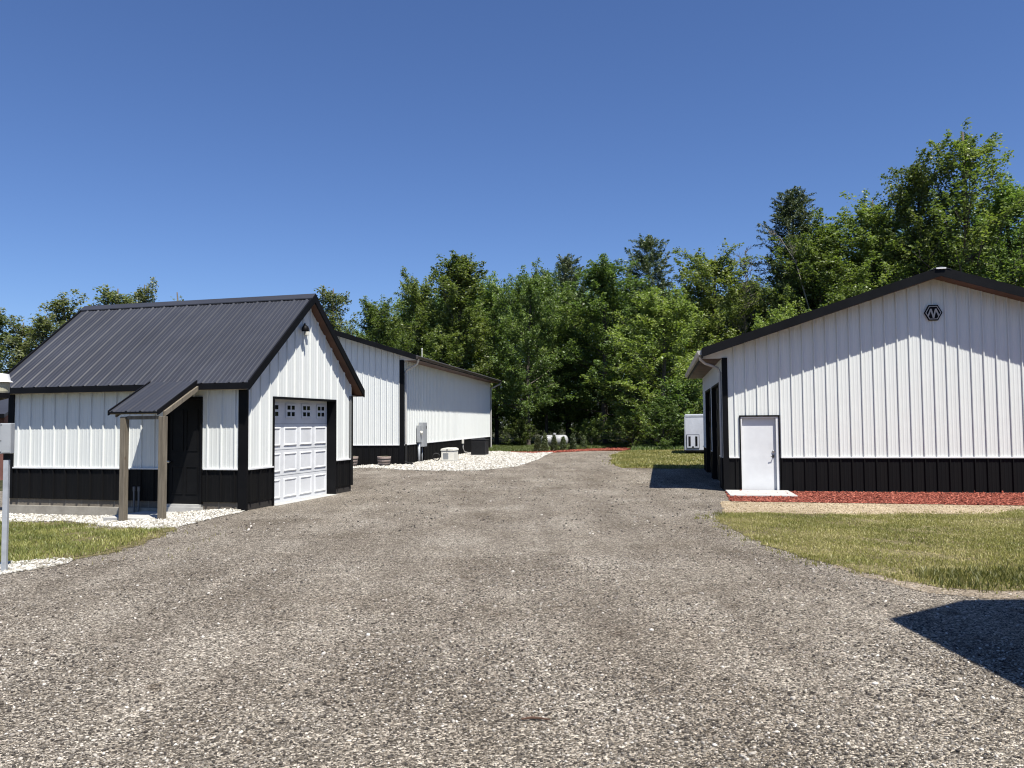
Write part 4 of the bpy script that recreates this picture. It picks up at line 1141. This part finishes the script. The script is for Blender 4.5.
m = MB(); m.box(hx0 + 3.5, hx1 - 3.5, hyE - 0.349, hyE - 0.30, 0.0, 2.9); m.build('door', M['black_door'], hb)

# ------------------------------------------------------------------ trees
def leaves_at(pos, ct, g, size, aspect, up, lift=None):
    n = len(pos)
    nrm = g.normal(0, 0.62, (n, 3)) + np.array([0, 0, up])
    nrm /= np.linalg.norm(nrm, axis=1, keepdims=True)
    a = g.normal(0, 1, (n, 3))
    if lift is not None: a = a * 0.7 + lift * 1.3
    a -= nrm * (a * nrm).sum(1, keepdims=True); a /= np.linalg.norm(a, axis=1, keepdims=True) + 1e-9
    b = np.cross(nrm, a)
    L = size * g.uniform(0.6, 1.35, n)[:, None]; Wd = L * aspect
    fold = nrm * L * 0.12
    V = np.stack([pos - a * L / 2, pos + b * Wd / 2 + fold, pos + a * L / 2, pos - b * Wd / 2 + fold], 1).reshape(-1, 3)
    F = np.arange(n * 4).reshape(-1, 4)
    t = np.clip(ct + g.normal(0, 0.13, n), 0, 1)
    return V, F, np.repeat(t, 4)

def leaf_cloud(centres, radii, n_each, size, aspect, flat, up=0.8, seed=0):
    g = np.random.default_rng(seed)
    cid = np.repeat(np.arange(len(centres)), n_each)
    pos = centres[cid] + g.normal(0, 0.5, (len(cid), 3)) * radii[cid][:, None] * np.array([1, 1, flat])
    return leaves_at(pos, g.normal(0.42, 0.16, len(centres))[cid], g, size, aspect, up)

def leaf_twigs(tw, n_each, size, aspect, up=0.6, seed=0):
    """tw: rows of start xyz, direction xyz, length, radius; the leaves taper to the tip of each twig"""
    g = np.random.default_rng(seed)
    tw = np.array(tw)
    cid = np.repeat(np.arange(len(tw)), n_each); n = len(cid)
    u = g.random(n) ** 0.8
    T = tw[cid]
    pos = T[:, 0:3] + T[:, 3:6] * (T[:, 6] * u * 1.05)[:, None] + g.normal(0, 0.5, (n, 3)) * (T[:, 7] * (1.08 - 0.78 * u))[:, None]
    return leaves_at(pos, g.normal(0.42, 0.17, len(tw))[cid], g, size, aspect, up, T[:, 3:6])

class Proto:
    def __init__(s, wood_mb, V, F, t, leaf, barkm, wmax):
        s.w = wood_mb; s.V, s.F, s.t = V, F, t; s.leaf, s.bark = leaf, barkm
        s.half = float(np.percentile(np.hypot(V[:, 0], V[:, 1]), 90)); s.H = V[:, 2].max() if len(V) else 10
    def meshes(s, name):
        me = bpy.data.meshes.new(name + '_trunk'); me.from_pydata(s.w.v, [], s.w.f); me.materials.append(s.bark)
        me.polygons.foreach_set('use_smooth', [True] * len(s.w.f)); me.update()
        return me, np_mesh(name + '_crown', s.V, s.F, s.leaf, s.t)

def unit(v): return v / (v.length or 1)

def broadleaf(seed, H, R, t0, nl, e0, e1, prof, leaf, barkm, nt=7, nleaf=74, size=0.15, rt=0.42, tl=(0.7, 1.25), lean=0.0, gaps=0.0, tmax=0.90, upw=0.42):
    """trunk, ascending limbs, twigs on every limb, leaves tapering to each twig's tip"""
    g = np.random.default_rng(seed)
    w = MB()
    ph = g.uniform(0, 6.28)
    def tp(t): return Vector((lean * t * t * H + 0.22 * math.sin(3.1 * t + ph) * t, 0.22 * math.cos(2.3 * t + ph) * t - 0.22 * t, t * H * 0.93))
    tr_ = 0.011 * H
    w.tube([tp(-0.03)] + [tp(t) for t in np.linspace(0.0, 1, 9)], [tr_ * 1.4] + [tr_ * (1.05 - t) ** 0.8 + 0.012 for t in np.linspace(0, 1, 9)], 8)
    tw = []
    lobes = g.uniform(0.72, 1.22, 7)
    for i in range(nl):
        t = t0 + (tmax - t0) * ((i + g.random()) / nl)
        az = i * 2.39996 + g.normal(0, 0.35)
        q = (t - t0) / (tmax - t0)
        L = max(0.4, R * prof(q) * g.uniform(0.6, 1.15) * lobes[int((az % 6.2832) / 6.2832 * 7) % 7])
        el = min(1.35, e0 + (e1 - e0) * q ** 0.8 + g.normal(0, 0.14))
        b = tp(t)
        d = Vector((math.cos(az) * math.cos(el), math.sin(az) * math.cos(el), math.sin(el)))
        bend = Vector((0, 0, 0.16 * L))
        pts = [b + d * L * s + bend * s * s + Vector(g.normal(0, 0.035 * L, 3)) * s for s in (0, 0.33, 0.66, 1.0)]
        br = max(0.012, tr_ * 0.42 * (1.1 - q) * min(1, L / R))
        w.tube(pts, [br, br * 0.7, br * 0.42, 0.006], 5, cap=False)
        if g.random() < gaps: continue
        for k in range(nt):
            s = min(1.0, 0.25 + 0.78 * (k + g.random() * 0.8) / nt)
            c = b + d * L * s + bend * s * s
            d2 = unit(d * 0.8 + Vector((0, 0, upw)) + Vector(g.normal(0, 0.55, 3)))
            l2 = g.uniform(*tl) * (0.75 + 0.35 * L / R)
            tw.append((*c, *d2, l2, rt * g.uniform(0.7, 1.25)))
            if k % 2 == 0: w.tube([c, c + d2 * l2 * 0.8], [0.012, 0.004], 3, cap=False)
    # the leader
    for k in range(4):
        d2 = unit(Vector((g.normal(0, 0.25), g.normal(0, 0.25), 1)))
        tw.append((*tp(0.92), *d2, 0.06 * H * g.uniform(0.5, 1), rt))
    V, F, t = leaf_twigs(tw, nleaf, size, 0.62, 0.6, seed + 5)
    return Proto(w, V, F, t, leaf, barkm, R)

def pine(seed, H, R, leaf, t0=0.12, dens=1.0, exp=0.55):
    g = np.random.default_rng(seed); w = MB()
    w.tube([(0, 0, -0.3)] + [(0.08 * math.sin(4 * t), 0.08 * math.cos(5 * t), t * H) for t in np.linspace(0, 1, 8)], [0.2] + [0.19 * (1 - t) + 0.015 for t in np.linspace(0, 1, 8)], 8)
    tw = []
    h = t0 * H
    while h < H * 0.975:
        q = h / H
        n = int(g.integers(4, 7))
        for k in range(n):
            az = 6.283 * k / n + g.uniform(0, 1.2)
            L = R * (1 - q) ** exp * g.uniform(0.45, 1.2) + 0.2
            el = 0.10 + 0.85 * q * q + g.normal(0, 0.12)
            d = Vector((math.cos(az) * math.cos(el), math.sin(az) * math.cos(el), math.sin(el)))
            up = Vector((0, 0, 0.28 * L)); b = Vector((0, 0, h))
            w.tube([b, b + d * L * 0.5 + up * 0.1, b + d * L + up], [0.035 * (1.1 - q), 0.022 * (1.1 - q), 0.006], 4, cap=False)
            m_ = max(3, int(L / 0.26 * dens))
            for j in range(m_):
                s = 0.18 + 0.82 * (j + 0.6) / m_
                c = b + d * L * s + up * s * s
                d2 = unit(d * 0.9 + Vector((0, 0, 0.45)) + Vector(g.normal(0, 0.6, 3)))
                tw.append((*c, *d2, g.uniform(0.45, 0.8), 0.20))
        h += g.uniform(0.36, 0.66) * (1.15 - 0.5 * q)
    tw.append((0, 0, H - 0.9, 0, 0, 1, 0.8, 0.16))
    V, F, t = leaf_twigs(tw, 52, 0.17, 0.26, 0.3, seed + 3)
    return Proto(w, V, F, t, leaf, M['bark'], R)

p_oval = lambda q: max(0.12, math.sin(math.pi * min(1, 0.22 + 0.80 * q)) ** 0.8)
p_round = lambda q: max(0.2, math.sqrt(max(0, 1 - (2 * q - 0.92) ** 2)))
p_spire = lambda q: max(0.10, (1 - q) ** 0.75 * 0.95 + 0.12)
p_dome = lambda q: max(0.30, 1.0 - 0.68 * q ** 2.4)
p_full = lambda q: max(0.14, 1.0 - 0.85 * q ** 1.8)

p_vase = lambda q: 0.72 + 0.5 * math.sin(math.pi * min(1, 0.1 + q * 0.85)) - 0.30 * q
PROTO = {
    'maple': [broadleaf(s, 15, 3.0, 0.06, 62, 0.12, 1.05, p_vase, M['leaf'], M['bark']) for s in (21, 22, 23, 24)],
    'maple_spire': [broadleaf(s, 16, 2.7, 0.08, 60, 0.5, 1.22, p_vase, M['leaf'], M['bark'], 7, 70, 0.15, 0.38, (0.75, 1.35), upw=0.7) for s in (31, 32)],
    'young': [broadleaf(s, 12, 3.1, 0.03, 62, 0.05, 1.1, p_vase, M['leaf_light'], M['bark'], 7, 72, 0.14, 0.38, (0.65, 1.15)) for s in (41, 42)],
    'maple_tall': [broadleaf(s, 19, 3.4, 0.06, 84, 0.2, 1.05, p_vase, M['leaf'], M['bark'], 7, 72, 0.155, 0.45, (0.8, 1.4)) for s in (25, 26, 27)],
    'maple_high': [broadleaf(s, 15, 3.2, 0.17, 60, 0.0, 1.05, p_vase, M['leaf'], M['bark']) for s in (28, 29)],
    'young_tall': [broadleaf(43, 16, 3.2, 0.05, 78, 0.15, 1.0, p_vase, M['leaf_light'], M['bark'], 7, 70, 0.15, 0.42, (0.75, 1.3))],
    'aspen': [broadleaf(s, 10, 1.5, 0.14, 36, 0.45, 1.15, p_vase, M['leaf_grey'], M['bark'], 6, 42, 0.125, 0.32, (0.4, 0.8), gaps=0.04) for s in (51, 52)],
    'aspen_thin': [broadleaf(55, 10, 0.8, 0.4, 22, 0.9, 1.3, p_spire, M['leaf_grey'], M['bark'], 3, 5, 0.14, 0.12, (0.25, 0.45), gaps=0.4)],
    'sparse': [broadleaf(61, 21, 3.0, 0.22, 44, 0.70, 1.18, p_vase, M['leaf'], M['bark'], 6, 60, 0.145, 0.36, (0.8, 1.4), gaps=0.04, upw=0.75)],
    'pine': [pine(71, 17, 3.1, M['needle']), pine(72, 17, 2.9, M['needle'], 0.1)],
    'pine_mixed': [pine(75, 19, 3.6, M['needle'], 0.06, 1.0, 0.62)],
    'bush': [broadleaf(s, 4.2, 2.1, 0.02, 44, 0.15, 1.2, p_round, M['leaf'], M['bark'], 6, 34, 0.13, 0.24, (0.4, 0.8)) for s in (81, 82)],
}
MESH = {k: [p.meshes(k) for p in v] for k, v in PROTO.items()}
KIND = {'maple': ('maple_tree', 'tree'), 'maple_tall': ('maple_tree', 'tree'), 'maple_high': ('maple_tree', 'tree'), 'young_tall': ('broadleaf_tree', 'tree'), 'maple_spire': ('maple_tree', 'tree'), 'young': ('broadleaf_tree', 'tree'), 'aspen': ('aspen_tree', 'tree'), 'aspen_thin': ('sapling', 'tree'),
        'sparse': ('maple_tree', 'tree'), 'pine': ('pine_tree', 'tree'), 'pine_mixed': ('pine_tree', 'tree'), 'bush': ('bush', 'bush')}
count = {}
def tree(kind, x, y, h, half, label, group=None):
    k = count[kind] = count.get(kind, -1) + 1
    i = k % len(PROTO[kind])
    p = PROTO[kind][i]; tm, cm = MESH[kind][i]
    name, cat = KIND[kind]
    t = thing(name, label, cat, (x, y, -0.05), random.uniform(0, 6.28), group)
    sx = half / p.half * 1.12; sz = h / p.H
    sx = min(max(sx, sz * 0.6), sz * 1.6)
    t.scale = (sx, sx * random.uniform(0.95, 1.05), sz)
    a = bpy.data.objects.new('trunk', tm); C.objects.link(a); a.parent = t
    b = bpy.data.objects.new('crown', cm); C.objects.link(b); b.parent = t
    return t
TREES = [
    ('aspen', -28.8, 44, 8.4, 1.7, 'leafy tree at the left edge, above the lamp cap'),
    ('aspen', -28.4, 46, 8.3, 1.6, 'narrow grey green tree second from the left edge of the picture'),
    ('aspen', -25.9, 43.5, 8.0, 1.5, 'grey green tree touching the lower left end of the garage roof'),
    ('aspen', -26.3, 47, 10.0, 2.1, 'broad round-headed tree left of the upper end of the garage roof'),
    ('aspen', -25.2, 50, 10.6, 1.7, 'slim tree just right of the round-headed tree over the garage roof'),
    ('aspen', -22.0, 48, 10.9, 1.15, 'tallest slim tree rising above the left part of the garage ridge'),
    ('aspen_thin', -21.5, 52, 10.3, 0.6, 'thin nearly bare sapling poking above the garage ridge'),
    ('aspen', -13.8, 60, 12.2, 1.7, 'light green tree between the garage gable peak and the wood'),
    ('maple', -10.1, 60, 11.6, 2.9, 'low round-topped tree at the left end of the main wood'),
    ('maple', -7.5, 64, 14.4, 2.5, 'full green tree over the corner of the middle barn, second in the wood from left'),
    ('maple_spire', -4.2, 62, 15.3, 2.9, 'tall upright tree over the middle barn roof, higher than its left neighbours'),
    ('maple_high', -1.3, 66, 14.2, 2.7, 'green tree behind the far eave of the middle barn'),
    ('maple_high', 1.2, 61, 14.0, 2.4, 'leafy tree just right of the far end of the middle barn'),
    ('maple_high', 2.8, 66, 15.5, 2.2, 'narrow tree top above the propane tank'),
    ('pine', 4.9, 70, 16.8, 2.6, 'dark narrow pine tip in the middle of the wood'),
    ('maple_high', 7.2, 63, 15.3, 3.4, 'broad dark tree above the end of the driveway'),
    ('pine', 11.4, 66, 17.5, 4.0, 'dark pine standing highest in the middle of the wood'),
    ('young', 10.7, 57, 11.7, 3.9, 'large yellow green tree in front of the dark pine'),
    ('young_tall', 15.8, 62, 15.9, 3.3, 'bright green tree left of the bare dead tree'),
    ('maple', 19.6, 66, 13.6, 2.5, 'low tree top right behind the bare dead tree'),
    ('pine_mixed', 22.1, 62, 20.1, 4.9, 'big dark conifer beside the leaning birch stem'),
    ('young_tall', 23.6, 60.5, 18.0, 3.5, 'light green leafy tree touching the right side of the big dark conifer'),
    ('maple_tall', 23.0, 58, 16.0, 3.4, 'leafy tree between the leaning birch and the right barn ridge'),
    ('maple_tall', 26.7, 58, 18.9, 3.6, 'full round tree just left above the right barn ridge'),
    ('maple_tall', 29.0, 56, 21.5, 3.3, 'tall light tree above the hexagon sign'),
    ('sparse', 31.0, 54, 22.4, 3.9, 'tallest tree in the picture with open crown and visible limbs'),
    ('maple_tall', 34.9, 55, 18.9, 3.6, 'tree at the right edge beside the tallest tree'),
    ('maple_tall', 38.6, 55, 18.2, 3.3, 'leafy tree at the edge of the wood just past the right edge'),
    ('maple_tall', 43.0, 56, 19.6, 3.5, 'leafy tree of the wood far past the right edge'),
    ('maple', -5.5, 61, 9.4, 2.6, 'low tree showing over the vent pipe of the middle barn'),
    ('bush', 11.8, 53, 5.1, 2.5, 'tall bush left of the white trailer'),
    ('bush', 9.8, 51.9, 3.2, 2.2, 'round bush at the edge of the far lawn'),
    ('bush', 14.4, 54, 4.6, 2.5, 'bush behind the white trailer'),
    ('bush', 8.4, 56, 2.4, 1.5, 'small bush at the right end of the red mulch bed'),
    ('bush', 0.4, 60, 2.4, 1.9, 'low bush on the verge past the far end of the middle barn'),
    ('bush', 5.9, 59.6, 2.2, 1.7, 'low shaded bush right of the row of little cedars'),
    ('young', 18.1, 53, 9.7, 2.8, 'yellow green tree behind the left slope of the right barn'),
    ('young', 22.6, 52, 10.9, 2.8, 'yellow green tree rising behind the right barn roof below the birch'),
]
for a in TREES: tree(*a)
# six young cedars in a row
cm_, ct_ = [], []
def cedar(seed):
    g = np.random.default_rng(seed); cs, rs = [], []
    for i in range(90):
        t = i / 90; rr = 0.20 * (1 - t) ** 0.6 + 0.02; az = i * 2.4
        cs.append((rr * math.cos(az) * 0.8, rr * math.sin(az) * 0.8, 0.06 + t * 0.92)); rs.append(0.085)
    V, F, t = leaf_cloud(np.array(cs), np.array(rs), 34, 0.065, 0.5, 1.2, 0.2, seed)
    w_ = MB(); w_.tube([(0, 0, -0.1), (0, 0, 0.6)], [0.02, 0.008], 6)
    return Proto(w_, V, F, t, M['cedar'], M['bark'], 0.2).meshes('cedar')
CED = [cedar(91), cedar(92)]
ced_lab = ['leftmost little cedar, at the left end of the white tank', 'little cedar second from the left, in front of the white tank', 'little cedar in front of the middle of the white tank',
           'little cedar covering the right end of the white tank', 'little cedar just right of the white tank, the taller of the right pair', 'last little cedar on the right, standing alone in the mulch']
for i, (x, y, h, lab) in enumerate(zip((1.55, 2.03, 2.65, 3.31, 4.05, 4.92), (49.7, 50.2, 51.0, 52.3, 53.7, 55.3), (0.93, 1.13, 0.98, 0.86, 1.02, 0.84), ced_lab)):
    t = thing('cedar_shrub', lab, 'shrub', (x, y, 0.0), i * 1.3, 'row of young cedars in the mulch bed')
    t.scale = (1.0, 1.0, h)
    for nm, me in zip(('trunk', 'crown'), CED[i % 2]):
        o = bpy.data.objects.new(nm, me); C.objects.link(o); o.parent = t
# bare tree and leaning birch
def bare(name, lab, base, pts, r0_, mat, ntw, seed, tw=1.0):
    g = np.random.default_rng(seed)
    t = thing(name, lab, 'tree', base)
    pts = [Vector(p) for p in pts]
    m = MB(); m.tube(pts, [r0_ * (1 - 0.85 * i / (len(pts) - 1)) for i in range(len(pts))], 7); m.build('trunk', mat, t, smooth=True)
    b = MB()
    L = pts[-1] - pts[0]
    for i in range(ntw):
        s = g.uniform(0.45, 0.99); k = s * (len(pts) - 1); j = min(int(k), len(pts) - 2)
        p = pts[j].lerp(pts[j + 1], k - j)
        az = g.uniform(0, 6.28); el = g.uniform(0.3, 1.1); l_ = tw * g.uniform(0.5, 2.0) * (1.25 - s)
        d = Vector((math.cos(az) * math.cos(el), math.sin(az) * math.cos(el), math.sin(el)))
        q = p + d * l_ * 0.5 + Vector(g.normal(0, 0.06, 3)); e = p + d * l_ + Vector((0, 0, 0.12 * l_))
        b.tube([p, q, e], [0.03, 0.018, 0.006], 4, cap=False)
        for _ in range(3):
            d2 = (d + Vector(g.normal(0, 0.5, 3))).normalized(); b.tube([q, q + d2 * l_ * 0.45], [0.012, 0.004], 4, cap=False)
    b.build('branches', mat, t)
bare('bare_tree', 'bare grey dead tree standing against the sky above the wood', (17.9, 61, -0.05), [(0, 0, 0), (0.1, 0, 5), (0.0, 0.1, 9), (0.15, 0, 12.5), (0.1, 0, 15.0)], 0.08, M['bark_pale'], 70, 5, 1.9)
bare('birch_tree', 'pale leaning birch stem in front of the big dark conifer', (22.1, 57.5, -0.05), [(0, 0, 0), (-0.2, 0, 6), (-0.6, 0, 10), (-1.5, 0, 13.4), (-2.6, 0, 15.2), (-3.4, 0, 15.6)], 0.085, M['bark_pale'], 16, 6, 0.9)

# the depth of the wood reads as one mass
def woodland(spots):
    Vs, Fs, Ts, Is = [], [], [], []
    off = 0
    mats = [M['leaf'], M['leaf_light'], M['needle']]
    for (x, y, h, kind, k) in spots:
        p = PROTO[kind][k % len(PROTO[kind])]
        keep_ = rng.random(len(p.F)) < 0.45
        a = rng.uniform(0, 6.28); s = h / p.H; sx = s * rng.uniform(0.95, 1.25)
        c_, s_ = math.cos(a), math.sin(a)
        fi = np.flatnonzero(keep_)
        V = p.V.reshape(-1, 4, 3)[fi].reshape(-1, 3); tt = p.t.reshape(-1, 4)[fi].ravel(); FF = np.arange(len(fi) * 4).reshape(-1, 4)
        V2 = np.stack([(V[:, 0] * c_ - V[:, 1] * s_) * sx + x, (V[:, 0] * s_ + V[:, 1] * c_) * sx + y, V[:, 2] * s], 1)
        Vs.append(V2); Fs.append(FF + off); off += len(V2); Ts.append(np.clip(tt + rng.normal(0, 0.06), 0, 1))
        Is.append(np.full(len(FF), {'pine': 2, 'young': 1}.get(kind, 0)))
    me = np_mesh('woodland', np.concatenate(Vs), np.concatenate(Fs), mats, np.concatenate(Ts), np.concatenate(Is))
    o = bpy.data.objects.new('woodland', me); C.objects.link(o); tag(o, kind='stuff')
spots = []
for row, yy in enumerate((69, 75, 82, 90)):
    x = -46.0
    while x < 66:
        y = yy + rng.uniform(-2, 2)
        px = 512 + 800 * x / y
        hmax = np.interp(px, [0, 200, 320, 345, 380, 420, 460, 600, 700, 760, 800, 850, 930, 1024, 1200], [346, 342, 340, 318, 305, 282, 272, 272, 282, 284, 245, 240, 215, 212, 215])
        h = 1.8 + (423 - hmax) / 800 * y
        kd = 'pine' if rng.random() < 0.14 else ('young' if rng.random() < 0.25 else 'maple')
        spots.append((x, y, max(2.5, h * rng.uniform(0.88, 1.02)), kd, int(rng.integers(0, 4))))
        x += rng.uniform(2.6, 4.2)
for yy in (72, 79, 93):
    x = -40.0
    while x < 60:
        spots.append((x, yy + rng.uniform(-2, 2), rng.uniform(2.5, 4.5) * (1.3 if yy > 90 else 1), 'bush', int(rng.integers(0, 2))))
        x += rng.uniform(1.8, 3.4)
woodland(spots)
